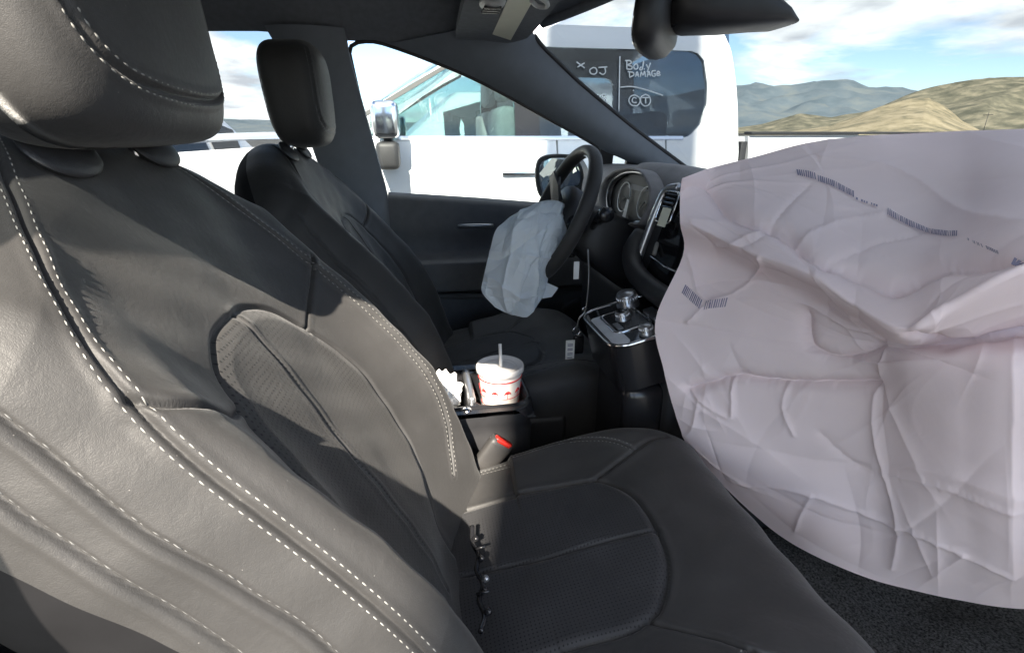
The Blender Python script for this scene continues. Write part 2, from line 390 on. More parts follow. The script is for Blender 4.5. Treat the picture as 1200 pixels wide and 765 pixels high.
def wire(P0, P1, sag, r=.02):
    t = np.linspace(0, 1, 30)[:, None]; P = np.array(P0) * (1 - t) + np.array(P1) * t; P[:, 2] -= (4 * sag * t * (1 - t))[:, 0]
    return tube_arrays(P, r, 5)
def pole(name, loc, h, label, group):
    o = empty(name, loc, label, 'utility pole', group); x, y, z = loc
    tube('shaft', [(x, y, 0), (x, y, h)], [.07, .05], BLACKP, o, 8)
    boxo('crossarm', (x - 1.2, y - .06, h - .8), (x + 1.2, y + .06, h - .66), BLACKP, o, .01)
    return o
pole('utility_pole', (-112, 138, 0), 7.0, 'thin distant utility pole in front of the golden hillside, left of its peak', 'utility poles beyond the lot')
pole('utility_pole', (-96, 150, 0), 7.0, 'thin distant utility pole at the right foot of the golden hillside', 'utility poles beyond the lot')
for z0, z1, lab in [(30, 39, 'upper power line crossing the clouds above the hills'), (24.5, 33, 'lower power line crossing the clouds above the hills')]:
    tag(multi('power_line', [wire((-120, 60, z0), (-40, 110, z1), 1.0, .035)], BLACKP), lab, 'power line', 'power lines overhead')
for z, lab in [(17.5, 'upper dark wire seen through the rear side window'), (15.6, 'lower dark wire seen through the rear side window')]:
    tag(multi('power_line', [wire((-44, -40, z + 6), (-50, 0, z - 6), .6, .03)], BLACKP), lab, 'power line', 'wires behind the rear side window')

# ------------------------------------------------------------------ white pickup truck beside the driver's door
TX = -3.47                                              # its centre line
def tside(z):                                           # half width of the truck's flank at height z
    return float(np.interp(z, [.35, .6, .85, 1.05, 1.2, 1.27, 1.85, 1.95], [.98, 1.0, 1.02, 1.03, 1.01, .985, .85, .80]))
truck = empty('pickup_truck', (TX, .6, 0), 'white crew cab pickup truck parked beside the driver door, writing on its rear window', 'truck')
def tp(y, z, s=1, o=0.0): return (TX + s * (tside(z) + o), y, z)
def tpanel(name, yz_low, yz_up, mat, s=1, n=8, m=10, o=0.0, th=.04, parent=None):
    A = resample(np.array(yz_low, float), n); B = resample(np.array(yz_up, float), n); t = np.linspace(0, 1, m)
    G = np.array([[tp(*(A[i] * (1 - q) + B[i] * q), s, o) for q in t] for i in range(n)])
    K = G - np.array([s * th, 0, 0]); V = np.vstack([G.reshape(-1, 3), K.reshape(-1, 3)]); k = n * m
    Q = [tuple(q) for q in grid_faces(n, m)] + [tuple(q[::-1] + k) for q in grid_faces(n, m)]
    for i in range(n - 1):
        a, b = i * m, (i + 1) * m; Q.append((b, a, a + k, b + k)); a, b = i * m + m - 1, (i + 1) * m + m - 1; Q.append((a, b, b + k, a + k))
    for j in range(m - 1):
        Q.append((j, j + 1, j + 1 + k, j + k)); a = (n - 1) * m + j; Q.append((a + 1, a, a + k, a + 1 + k))
    ob = mesh(name, V, Q, mat, parent or truck)
    bm = bmesh.new(); bm.from_mesh(ob.data); bmesh.ops.recalc_face_normals(bm, faces=bm.faces); bm.to_mesh(ob.data); bm.free()
    try: ob.data.set_sharp_from_angle(angle=math.radians(35))
    except Exception: pass
    return ob
for s in (1, -1):
    fd = tpanel('front_door', [(-.33, .55), (.865, .55)], [(-.33, 1.262), (.865, 1.262)], WHITE, s)
    rd = tpanel('rear_door', [(.877, .55), (1.62, .55)], [(.877, 1.262), (1.62, 1.262)], WHITE, s)
    tpanel('fender', [(-2.6, .75), (-.342, .55)], [(-2.6, 1.12), (-.342, 1.262)], WHITE, s, n=12)
    tpanel('cab_corner', [(1.632, .55), (2.16, .55)], [(1.632, 1.262), (2.16, 1.262)], WHITE, s)
    tpanel('rocker_panel', [(-.342, .42), (2.16, .42)], [(-.342, .54), (2.16, .54)], BLACKP, s)
    tpanel('belt_moulding', [(-.30, 1.262), (1.75, 1.262)], [(-.30, 1.285), (1.75, 1.285)], CHROME if s == 1 else BLACKP, s, o=.006, th=.02)
    tpanel('a_pillar', [(-.62, 1.265), (-.08, 1.56), (.25, 1.74), (.42, 1.82)], [(-.50, 1.265), (-.02, 1.58), (.34, 1.84), (.5, 1.9)], WHITE, s, n=14, m=4, o=.004)
    tpanel('window_frame', [(-.55, 1.27), (-.06, 1.54), (.25, 1.715), (.42, 1.80)], [(-.57, 1.285), (-.07, 1.565), (.25, 1.74), (.42, 1.82)], BLACKP, s, n=14, m=3, o=.009, th=.03)
    tpanel('roof_side', [(.36, 1.815), (2.10, 1.815)], [(.36, 1.95), (2.05, 1.95)], WHITE, s, n=14, m=5)
    tpanel('b_pillar', [(.60, 1.265), (.76, 1.265)], [(.60, 1.825), (.76, 1.825)], GLOSS, s, n=4, m=6, o=-.004)
    # rear quarter of the cab around the rounded window corner
    tpanel('rear_pillar', [(1.70, 1.262), (1.80, 1.285), (1.88, 1.36), (1.925, 1.48), (1.93, 1.6), (1.90, 1.76), (1.86, 1.80), (1.80, 1.817)],
           [(2.16, 1.262), (2.158, 1.33), (2.155, 1.42), (2.15, 1.5), (2.14, 1.6), (2.12, 1.72), (2.11, 1.77), (2.10, 1.816)], WHITE, s, n=26, m=6)
    tpanel('front_window', [(-.30, 1.27), (.60, 1.27)], [(-.30, 1.42), (.10, 1.645), (.35, 1.79), (.60, 1.815)], TRUCKGLASS, s, n=18, m=6, o=-.012, th=.004)
    tpanel('rear_window', [(.76, 1.27), (1.93, 1.27)], [(.76, 1.815), (1.93, 1.815)], TINT if s == 1 else GLASS, s, n=4, m=6, o=-.012, th=.004)
    h = boxo('handle', (TX + s * 1.025 - .02, .50, 1.045), (TX + s * 1.025 + .03, .72, 1.075), CHROME, fd, .012)
    h = boxo('handle', (TX + s * 1.025 - .02, 1.36, 1.045), (TX + s * 1.025 + .03, 1.56, 1.075), CHROME, rd, .012)
    # tow mirror: upper and lower glass housings on an arm
    mp = boxo('mirror', (TX + s * 1.13 - .10, -.27, 1.27), (TX + s * 1.13 + .14, -.12, 1.47), CHROME, truck, .035, 3)
    boxo('lower_housing', (TX + s * 1.13 - .10, -.26, 1.10), (TX + s * 1.13 + .12, -.13, 1.255), BLACKP, mp, .03, 3)
    boxo('arm', (TX + s * 1.0 - .03, -.22, 1.20), (TX + s * 1.06 + .05, -.17, 1.30), BLACKP, mp, .01)
    # bed
    bs = tpanel('bed_side', [(2.235, .62), (4.85, .62)], [(2.235, 1.285), (4.85, 1.30)], WHITE, s, n=12)
    boxo('bed_rail', (TX + s * .97 - .05, 2.235, 1.298), (TX + s * .97 + .05, 4.85, 1.314), BLACKP, bs, .01)
    boxo('cab_gap_seal', (TX + s * .99 - .03, 2.175, .7), (TX + s * .99 + .02, 2.22, 1.25), BLACKP, truck, .005)
def roofsheet():
    n, m = 18, 14; V = np.zeros((n, m, 3))
    for i, y in enumerate(np.linspace(.36, 2.07, n)):
        for j, q in enumerate(np.linspace(-1, 1, m)):
            V[i, j] = (TX + q * .802, y, 1.948 + .055 * (1 - q * q))
    return V
fast_mesh('roof', roofsheet(), grid_faces(18, 14), WHITE, truck)
strip('windshield', [(TX - .88, -.60, 1.27), (TX, -.75, 1.27), (TX + .88, -.60, 1.27)], [(TX - .76, .42, 1.88), (TX, .34, 1.93), (TX + .76, .42, 1.88)], 12, (0, -.004, .003), GLASS, truck, m=5)
strip('back_wall', [(TX - .98, 2.15, .6), (TX + .98, 2.15, .6)], [(TX - .98, 2.15, 1.27), (TX + .98, 2.15, 1.27)], 2, (0, -.03, 0), WHITE, truck)
strip('back_window', [(TX - .93, 2.14, 1.27), (TX + .93, 2.14, 1.27)], [(TX - .83, 2.08, 1.93), (TX + .83, 2.08, 1.93)], 2, (0, -.004, 0), TINT, truck)
hood = np.array([[(TX + q * .93, y, 1.27 - .10 * ((-y - .6) / 2.1) ** 2 + .05 * (1 - q * q)) for q in np.linspace(-1, 1, 10)] for y in np.linspace(-.62, -2.68, 12)])
fast_mesh('hood', hood, grid_faces(12, 10), WHITE, truck)
boxo('grille', (TX - .9, -2.72, .55), (TX + .9, -2.62, 1.1), BLACKP, truck, .03)
boxo('bed_floor', (TX - .95, 2.24, .75), (TX + .95, 4.85, .8), BLACKP, truck, .005)
boxo('tailgate', (TX - .95, 4.83, .62), (TX + .95, 4.89, 1.29), WHITE, truck, .02)
boxo('cab_floor', (TX - .95, -.6, .55), (TX + .95, 2.1, .6), BLACKP, truck, .005)
boxo('dashboard', (TX - .9, -.62, .85), (TX + .9, -.2, 1.24), PLASTIC, truck, .05, 3)
TAN = plain('pale_grey_upholstery', (.30, .30, .29), .8)
for sx in (-1, 1):
    st = boxo('seat_back', (TX + sx * .42 - .26, .52, .85), (TX + sx * .42 + .26, .68, 1.48), TAN, truck, .06, 3)
    boxo('headrest', (TX + sx * .42 - .14, .56, 1.52), (TX + sx * .42 + .14, .66, 1.72), TAN, st, .04, 3)
boxo('seat_back', (TX - .75, 1.6, .85), (TX + .75, 1.76, 1.45), TAN, truck, .06, 3)
for s in (1, -1):
    for y in (-1.6, 3.6):
        w = lathe('wheel', [(.20, -.12), (.36, -.13), (.40, -.10), (.405, 0), (.40, .10), (.36, .13), (.20, .12)], RUBBER, truck, 40, (TX + s * .88, y, .405), (1, 0, 0))
        lathe('rim', [(0, .06), (.06, .07), (.08, .03), (.20, .05), (.225, .10), (.21, .11)], CHROME, w, 30, (TX + s * .9, y, .405), (s, 0, 0))
# marker writing on the tinted rear window, strokes laid out on the glass in (right, up) units
def gl(a, b): 
    y = 1.377 + (a - 750) * .00585; z = 1.82 - (b - 52) * .00505
    return (TX + tside(z) + .004, y, z)
STROKES = [[(688, 70), (697, 77)], [(697, 71), (689, 76)],
    [(707, 76), (703, 79), (704, 83), (708, 84), (711, 81), (710, 77), (707, 76)], [(713, 76), (723, 75)], [(720, 75), (721, 81), (718, 84), (714, 82)],
    [(738, 62), (737, 95), (736, 128)],
    [(746, 67), (746, 77)], [(744, 67), (750, 67), (751, 70), (747, 72), (752, 74), (751, 77), (746, 77)],
    [(756, 71), (754, 74), (756, 77), (759, 75), (758, 71), (756, 71)],
    [(763, 74), (761, 77), (764, 77), (766, 67)], [(766, 76), (767, 77)],
    [(769, 71), (771, 75)], [(774, 69), (770, 80)],
    [(749, 80), (749, 86)], [(747, 80), (753, 81), (754, 84), (749, 87)],
    [(756, 86), (758, 80), (760, 86)], [(757, 84), (760, 84)], [(762, 86), (763, 80), (765, 84), (767, 79), (768, 86)],
    [(770, 86), (772, 79), (774, 85)], [(770, 83), (774, 83)], [(780, 78), (776, 79), (776, 84), (779, 85), (780, 82), (778, 82)], [(782, 82), (785, 81), (784, 79), (782, 80), (782, 84), (786, 83)],
    [(738, 99), (752, 98), (770, 102), (789, 108)],
    [(711, 108), (713, 118)], [(721, 109), (717, 108), (716, 111), (720, 113), (721, 117), (717, 118), (716, 115), (720, 112)],
    [(759, 110), (755, 108), (750, 110), (748, 115), (751, 120), (757, 121), (761, 117), (761, 112), (758, 109)], [(757, 112), (754, 111), (752, 114), (753, 117), (757, 117)],
    [(768, 107), (763, 110), (762, 116), (766, 121), (771, 120), (774, 115), (772, 109), (768, 107)], [(764, 111), (772, 111)], [(768, 111), (768, 118)], [(753, 102), (754, 103)]]
CHALK = plain('white_window_marker', (.85, .86, .86), .9, amt=.1)
wparts = []
for st in STROKES:
    P = smooth_line(np.array([gl(*p) for p in st]), max(6, 5 * len(st))) if len(st) > 2 else resample(np.array([gl(*p) for p in st]), 5)
    wparts.append(tube_arrays(P, .0042, 5))
multi('writing', wparts, CHALK, truck)

# ------------------------------------------------------------------ other parked vehicles
def simple_car(name, cx, cy, heading, L, Wd, H, belt, nose, label, mat=WHITE):
    """sedan / van body with lofted shell, windows and wheels; heading in radians, nose = bonnet share"""
    o = empty(name, (cx, cy, 0), label, 'car', 'vehicles parked in the lot'); M = Matrix.Rotation(heading, 4, 'Z')
    yy = np.linspace(-L / 2, L / 2, 40); sec = []
    top = np.interp(yy / L + .5, [0, .03, nose, nose + .17, .55, .80, .93, 1], [.55, belt - .22, belt - .02, H - .04, H, H - .05, belt + .15, .6])
    wid = np.interp(yy / L + .5, [0, .06, .2, .8, .95, 1], [.62, .88, 1, 1, .92, .7]) * Wd / 2
    for y, tz, w in zip(yy, top, wid):
        g = max(tz - belt, 0) / (H - belt + 1e-6); wt = w * (1 - .2 * g)
        zb = min(belt, tz - .02)
        sec.append([(w * .93, y, .25), (w, y, .5), (w, y, zb - .05), (w * .97, y, zb), (wt, y, tz - .06 if tz - .06 > zb else zb + .005), (wt * .8, y, tz), (0, y, tz + .03),
                    (-wt * .8, y, tz), (-wt, y, tz - .06 if tz - .06 > zb else zb + .005), (-w * .97, y, zb), (-w, y, zb - .05), (-w, y, .5), (-w * .93, y, .25)])
    V = np.array(sec); 
    def tr(a): 
        a = np.asarray(a, float).reshape(-1, 3); R3 = np.array(M.to_3x3()); return a @ R3.T + np.array([cx, cy, 0])
    b = fast_mesh('body', tr(V), grid_faces(40, 13), mat, o)
    for s in (1, -1):
        for y0, y1 in ((nose + .12, .50), (.52, .70), (.72, .84)):
            P = []
            for y, up in ((y0, 0), (y1, 0), (y1, 1), (y0, 1)):
                yi = (y - .5) * L; tz = np.interp(yi, yy, top); w = np.interp(yi, yy, wid); g = max(tz - belt, 0) / (H - belt)
                wt = w * (1 - .2 * g); f = .1 if not up else .92
                P.append((s * (w * .97 * (1 - f) + wt * f + .012), yi, belt * (1 - f) + (tz - .06) * f))
            wv = tr(P); mesh('window', wv, [(0, 1, 2, 3)] if s > 0 else [(3, 2, 1, 0)], TINTSOLID, o, False)
        for y in (-.32, .30):
            c = tr([(s * Wd * .46, y * L, .33)])[0]
            lathe('wheel', [(.0, .10), (.16, .10), (.2, .06), (.32, .08), (.335, 0), (.32, -.1), (.1, -.1)], RUBBER, o, 28, c, M.to_3x3() @ Vector((s, 0, 0)))
    return o
TINTSOLID = plain('dark_car_glass', (.03, .035, .04), .06, amt=.1)
simple_car('white_car', -4.6, -3.3, math.radians(78), 4.8, 1.9, 1.62, 1.02, .24, 'white parked car seen through the rear side window between the two headrests')
simple_car('white_van', -8.2, 2.2, math.radians(185), 5.6, 2.1, 1.95, 1.15, .14, 'white van seen through the front window of the pickup truck')
simple_car('silver_car', -11, -6.5, math.radians(10), 4.6, 1.8, 1.5, .98, .24, 'distant silver car with tan light on its roof beyond the white car', plain('silver_paint', (.45, .43, .38), .3, amt=.03))

# unseen tall block added to cast the shadow across the cabin and the truck
caster = empty('shadow_caster', (5.2, -.75, 0), 'tall grey block added out of view to cast shade on the van', 'sign')
boxo('column', (4.9, -1.18, 0), (5.5, -.23, 9.5), plain('grey_steel', (.35, .35, .36), .5), caster, .04)
boxo('plinth', (4.6, -1.6, 0), (5.8, .45, .35), plain('concrete', (.36, .35, .33), .9), caster, .03)

# ------------------------------------------------------------------ the minivan's own shell round the cabin
def xs(z): return .92 - .3913 * max(z - 1.10, -.15)      # half width of the cabin side at height z
def sp(y, z, s=-1, o=0.0): return (s * (xs(z) + o), y, z)
def spl(pts, s=-1, o=0.0): return [sp(y, z, s, o) for y, z in pts]
van = empty('minivan_cabin', (0, 0, .3), 'black interior shell of the crashed minivan: headliner, pillars and carpet', 'car interior')
WIN_TOP = [(-.203, 1.501), (-.200, 1.518), (-.183, 1.530), (-.151, 1.535), (-.104, 1.530), (.016, 1.495), (.169, 1.442), (.398, 1.339), (.558, 1.265), (.600, 1.235)]
WS_EDGE = [(.330, 1.560), (.362, 1.530), (.405, 1.500), (.498, 1.435), (.703, 1.309), (.935, 1.178), (1.02, 1.13)]
for s in (-1, 1):
    inn = (-s * .035, 0, 0); sh = 0.0 if s < 0 else -.10       # the passenger B pillar, outside the picture, sits a little further back
    if s > 0:
        strip('b_pillar', spl([(-.50, 1.56), (-.49, 1.2), (-.48, .40)], s), spl([(-.375, 1.56), (-.375, 1.2), (-.36, .40)], s), 24, inn, TRIM, van, m=6, bulge=(-s * .025, 0, 0))
    else: strip('b_pillar', spl([(-.412 + sh, 1.56), (-.397 + sh, 1.54), (-.339 + sh, 1.176), (-.33 + sh, .40)], s), spl([(-.205 + sh, 1.56), (-.203 + sh, 1.50), (-.136 + sh, 1.095), (-.12 + sh, .40)], s), 24, inn, TRIM, van, m=6, bulge=(-s * .025, 0, 0))
    strip('roof_rail', spl([(-1.9, 1.50), (-.52, 1.549), (-.40, 1.552), (-.205, 1.535), (-.151, 1.537), (-.104, 1.532), (.016, 1.497)], s), [(s * .62, y, z) for y, z in [(-1.9, 1.60), (-.52, 1.625), (-.1, 1.625), (.33, 1.585)]], 26, (0, 0, .03), HEADLINER, van, m=6, bulge=(-s * .03, 0, .015))
    ap = strip('a_pillar', spl(WIN_TOP[4:] + [(.66, 1.218), (.76, 1.180), (.86, 1.14)], s), [(s * .61, .29, 1.596)] + [(s * (xs(z) - .02), y, z) for y, z in WS_EDGE], 26, (s * .03, 0, .01), TRIM, van, m=8, bulge=(-s * .028, 0, -.01))
    tube('windshield_seal', [(s * (xs(z) - .018), y, z) for y, z in smooth_line(WS_EDGE, 30)], .007, BLACKP, ap, 6)
    strip('rear_window_surround', spl([(-1.9, .45), (-.34, .45)], s), spl([(-1.9, 1.10), (-.34, 1.10)], s), 6, inn, DOORTRIM, van, m=4)
    strip('c_pillar', spl([(-1.9, 1.10), (-1.9, 1.51)], s), spl([(-1.45, 1.10), (-1.40, 1.53)], s), 6, inn, TRIM, van)
    strip('rear_side_glass', spl([(-1.46, 1.09), (-.30, 1.09)], s, .012), spl([(-1.42, 1.54), (-.36, 1.56)], s, .012), 6, (-s * .003, 0, 0), PRIVACY, van)
    strip('sill', [(s * .93, -.6, .30), (s * .93, 1.2, .30)], [(s * .90, -.6, .46), (s * .90, 1.2, .46)], 4, (-s * .12, 0, 0), PLASTIC, van)
hl = np.zeros((26, 25, 3))
for i, y in enumerate(np.linspace(-1.95, .45, 26)):
    for j, q in enumerate(np.linspace(-1, 1, 25)):
        yy_ = y + (.06 * (1 - q * q) - .12 * q * q) * max(0, (y + .3) / .75)
        hl[i, j] = (q * .63, yy_, 1.625 + .03 * (1 - q * q) - .045 * max(0, (y - .05) / .4) ** 1.5)
fast_mesh('headliner', hl, grid_faces(26, 25, flip=True), HEADLINER, van)
top = hl + np.array([0, 0, .05]); fast_mesh('roof_panel', top * np.array([1.12, 1, 1]), grid_faces(26, 25), WHITE, van)
hdr = hl[-1]
tube('header_trim', hdr + np.array([0, .005, -.004]), .014, HEADLINER, van, 8)
strip('rear_wall', [(-.9, -1.95, .3), (.9, -1.95, .3)], [(-.7, -1.9, 1.62), (.7, -1.9, 1.62)], 3, (0, -.03, 0), TRIM, van)
flo = np.array([[(x, y, .36 + .02 * math.sin(9 * x) * math.sin(7 * y) + .10 * max(0, (y - .75) / .4) ** 1.5) for x in np.linspace(-.92, .92, 40)] for y in np.linspace(-1.95, 1.25, 50)])
fast_mesh('carpet', flo, grid_faces(50, 40), CARPET, van)
strip('firewall', [(-.9, 1.18, .36), (.9, 1.18, .36)], [(-.9, 1.10, 1.10), (.9, 1.10, 1.10)], 3, (0, .03, 0), CARPET, van)
# dusty mat in the passenger footwell, with a rumpled edge
mt = np.array([[(.10 + .62 * a, .50 + .52 * b, .395 + .16 * max(0, b - .45) ** 1.3 + .012 * math.sin(7 * a + 3 * b) + .010 * mnoise.noise(Vector((a * 6, b * 6, 1)))) for a in np.linspace(0, 1, 40)] for b in np.linspace(0, 1, 40)])
matob = fast_mesh('floor_mat', mt, grid_faces(40, 40), MAT_DUSTY)
tag(matob, 'dusty charcoal floor mat in the passenger footwell below the airbag', 'floor mat')

# windshield
W_E = smooth_line(WS_EDGE[:-1] + [(1.0, 1.14)], 24); q = np.linspace(-1, 1, 31)
wsg = np.array([[(qq * (xs(z) - .02), y + .16 * (1 - qq * qq), z + .045 * (1 - qq * qq)) for qq in q] for y, z in W_E])
wso = fast_mesh('windshield', wsg, grid_faces(24, 31), WSGLASS); tag(wso, 'large clear windshield in front of the dashboard', 'windshield')
nose = np.array([[(qq * .92, y + .22 * (1 - qq * qq), 1.085 - .10 * ((y - 1.0) / .9) ** 1.6 + .02 * (1 - qq * qq)) for qq in q] for y in np.linspace(1.02, 1.85, 14)])
bonnet = fast_mesh('bonnet', nose, grid_faces(14, 31), WHITE, van)
cowl = strip('cowl_panel', [(-.88, .99, 1.115), (0, 1.17, 1.13), (.88, .99, 1.115)], [(-.88, 1.06, 1.09), (0, 1.25, 1.105), (.88, 1.06, 1.09)], 14, (0, 0, -.03), BLACKP, van)

# ------------------------------------------------------------------ driver's door
door = empty('driver_door', (-.9, .2, .45), 'black driver door with closed side window and armrest, behind the steering wheel', 'car door')
sill = [(-.16, 1.098), (.177, 1.071), (.432, 1.047), (.622, 1.039), (.80, 1.03), (1.0, 1.03)]
dy = np.linspace(-.135, 1.02, 44); sz = np.interp(dy, [p[0] for p in sill], [p[1] for p in sill]); DP = []
for y, z0 in zip(dy, sz):
    a = max(0, min(1, (y + .12) / .06)) * (1 - max(0, min(1, (y - .62) / .15)))
    pr = catmull([(-.935, z0 + .0), (-.915, z0 + .006), (-.885, z0 - .004), (-.872, z0 - .03), (-.862, z0 - .10), (-.857, .90), (-.857 + .085 * a, .884), (-.857 + .10 * a, .865), (-.857 + .10 * a, .80), (-.857 + .085 * a, .775), (-.862, .765), (-.858, .60), (-.875, .44)], 64)
    DP.append([(x, y, z) for x, z in pr])
fast_mesh('door_panel', np.array(DP), grid_faces(44, 64, flip=True), DOORTRIM, door)
gw = spl(WIN_TOP, -1, .01)
strip('side_window', [(p[0], p[1], p[2] + .012) for p in gw] + [sp(.65, 1.21, -1, .01)], spl([(-.16, 1.07), (.2, 1.05), (.65, 1.02)], -1, .01), 24, (-.004, 0, 0), SIDEGLASS, door)
tube('window_seal', smooth_line(np.array(spl([(-.150, 1.09), (-.17, 1.2), (-.19, 1.38)] + WIN_TOP + [(.612, 1.15), (.622, 1.045)], -1, -.002)), 70), .006, BLACKP, door, 6)
strip('division_bar', spl([(.605, 1.245), (.622, 1.03)], -1, -.005), spl([(.655, 1.225), (.672, 1.03)], -1, -.005), 6, (-.03, 0, 0), BLACKP, door)
strip('quarter_glass', spl([(.65, 1.24), (.66, 1.04)], -1, .01), spl([(.86, 1.19), (.90, 1.04)], -1, .01), 6, (-.004, 0, 0), GLASS, door)
strip('quarter_post', spl([(.712, 1.215), (.722, 1.02)], -1, .0), spl([(.76, 1.20), (.95, 1.02)], -1, .0), 6, (-.02, 0, 0), BLACKP, door)
for y0, y1, z in ((-.05, .55, .745),):
    tube('map_pocket_rim', [(-.845, y0, z), (-.825, (y0 + y1) / 2, z - .01), (-.845, y1, z)], .012, DOORTRIM, door, 8)
hd = tube('pull_handle', smooth_line([(-.85, .28, .92), (-.815, .30, .935), (-.805, .38, .94), (-.815, .47, .935), (-.85, .49, .92)], 20), .011, PLASTIC_G, door, 8)
sw_pod = boxo('switch_pod', (-.80, .30, .882), (-.762, .50, .896), PLASTIC_G, door, .006, 3)
for k in range(4): boxo('window_switch', (-.792 + .018 * (k % 2), .34 + .05 * (k // 2), .896), (-.779 + .018 * (k % 2), .37 + .05 * (k // 2), .903), GLOSS, sw_pod, .003, 2)
tube('door_release', smooth_line([(-.862, .10, .985), (-.842, .12, .99), (-.838, .19, .99), (-.86, .22, .985)], 16), .007, SILVER, door, 8)
lathe('speaker_grille', [(0, .006), (.06, .006), (.075, .004), (.08, 0)], PLASTIC, door, 36, (-.862, .55, .62), (1, 0, 0))
tube('trim_joint', [(-.866, y_, .955) for y_ in np.linspace(-.12, .9, 20)], .0025, PLASTIC_G, door, 6)
# exterior mirror
sm = empty('side_mirror', (-1.08, .49, 1.04), 'black framed exterior mirror outside the driver window, reflecting the bright lot', 'mirror')
mo = smooth_line(np.array([(-1.10, .425, 1.16), (-1.10, .435, 1.195), (-1.09, .465, 1.212), (-1.075, .53, 1.215), (-1.06, .575, 1.20), (-1.05, .60, 1.15), (-1.05, .595, 1.09), (-1.06, .56, 1.05), (-1.08, .49, 1.035), (-1.095, .445, 1.06), (-1.10, .428, 1.11), (-1.10, .425, 1.16)]), 49)[:-1]
cen = mo.mean(0); rings = [mo * .86 + cen * .14 + np.array([.012, 0, 0]), mo + np.array([.018, 0, 0]), mo * 1.03 - cen * .03, mo * 1.0 + np.array([-.05, .04, 0]), cen + (mo - cen) * .7 + np.array([-.10, .09, 0]), cen + (mo - cen) * .15 + np.array([-.12, .11, 0])]
fast_mesh('mirror_housing', np.array(rings), grid_faces(6, 48, cu=True), BLACKP, sm)
MIRROR = plain('mirror_glass', (.85, .87, .88), .01, metal=1.0, amt=.01)
mg = cen + (mo - cen) * .87 + np.array([.013, 0, 0])
mesh('mirror_glass', mg, [tuple(range(48))], MIRROR, sm, False)
boxo('mirror_arm', (-1.04, .56, 1.03), (-.93, .64, 1.08), BLACKP, sm, .015)

# sun visor on the headliner
vis = empty('sun_visor', (-.5, .2, 1.56), 'charcoal sun visor folded up above the driver window with a pale label', 'sun visor')
def vp(x, y, dz=0): return (x, y, 1.548 + (x + .45) * .05 + dz)
vpts = smooth_line(np.array([vp(-.22, .09), (vp(-.64, .095)), vp(-.69, .11), vp(-.715, .16), vp(-.71, .24), vp(-.67, .28), vp(-.60, .295), vp(-.24, .29), vp(-.21, .25), vp(-.21, .12), vp(-.22, .09)]), 60)[:-1]
poly_prism('visor_panel', vpts, (0, 0, .022), HEADLINER, vis)
LABELM = plain('pale_cream_label', (.80, .80, .66), .6, amt=.03)
lab = poly_prism('warning_label', [vp(-.60, .19, -.0025), vp(-.26, .18, -.0025), vp(-.29, .235, -.0025), vp(-.66, .25, -.0025)], (0, 0, .002), LABELM, vis)
bm = bmesh.new(); bmesh.ops.create_uvsphere(bm, u_segments=20, v_segments=12, radius=1); bmesh.ops.scale(bm, vec=(.055, .028, .012), verts=bm.verts)
clipm = plain('pale_grey_plastic', (.55, .56, .57), .45)
cl = bm_obj('dome_lamp_lens', bm, clipm, vis, True, vp(-.30, .148, -.008))
for k in range(3): boxo('lens_rib', (-.335 + .022 * k, .128, 1.533), (-.328 + .022 * k, .166, 1.5385), PLASTIC_G, vis, .001)
tube('visor_clip', smooth_line(np.array([vp(-.235, .225, -.006), vp(-.255, .255, -.014), vp(-.28, .262, -.016), vp(-.295, .245, -.012), vp(-.28, .228, -.006)]), 20), .005, clipm, vis, 6)

# rear-view mirror and the sensor housing it hangs from
rv = empty('rear_view_mirror', (0, .40, 1.45), 'black rear view mirror seen edge on at the top of the windshield', 'mirror')
def loft(name, secs, mat, parent, n=24):
    V = []
    for c, ax, ay in secs:
        t = np.linspace(0, 2 * math.pi, n, endpoint=False); e = .55
        V.append(np.array(c) + np.outer(np.sign(np.cos(t)) * abs(np.cos(t)) ** e, ax) + np.outer(np.sign(np.sin(t)) * abs(np.sin(t)) ** e, ay))
    V = np.array(V); Q = [tuple(q_) for q_ in grid_faces(len(secs), n, cu=True)] + [tuple(range(n))[::-1], tuple(range((len(secs) - 1) * n, len(secs) * n))]
    return mesh(name, V.reshape(-1, 3), Q, mat, parent)
ux = np.array([.098, -.066, .0]); uz = np.array([0, .004, .050])
mc_ = np.array([.0, .385, 1.462]); nn = np.array([.56, .82, .05])
loft('mirror_housing', [(mc_ + nn * -.010, ux * .97, uz * .97), (mc_, ux, uz), (mc_ + nn * .016, ux * .97, uz * .95), (mc_ + nn * .030, ux * .8, uz * .7)], PLASTIC, rv)
loft('mirror_glass', [(mc_ + nn * -.0125, ux * .93, uz * .92), (mc_ + nn * -.0105, ux * .93, uz * .92)], MIRROR, rv)
tube('stalk', [mc_ + nn * .03, (.0, .43, 1.485), (.0, .46, 1.49)], [.011, .011, .013], PLASTIC_G, rv)
sh_ = empty('sensor_housing', (0, .5, 1.5), 'large black sensor housing fixed high on the windshield behind the mirror', 'sensor housing')
S0 = [((.0, .40, 1.535), .045, .034), ((.0, .425, 1.510), .065, .05), ((.0, .475, 1.500), .070, .05), ((.0, .54, 1.488), .068, .034), ((.0, .60, 1.475), .060, .014), ((.0, .63, 1.467), .045, .004)]
loft('housing', [(c, np.array([a, 0, 0]), np.array([0, b * .35, b])) for c, a, b in S0], PLASTIC, sh_, 28)

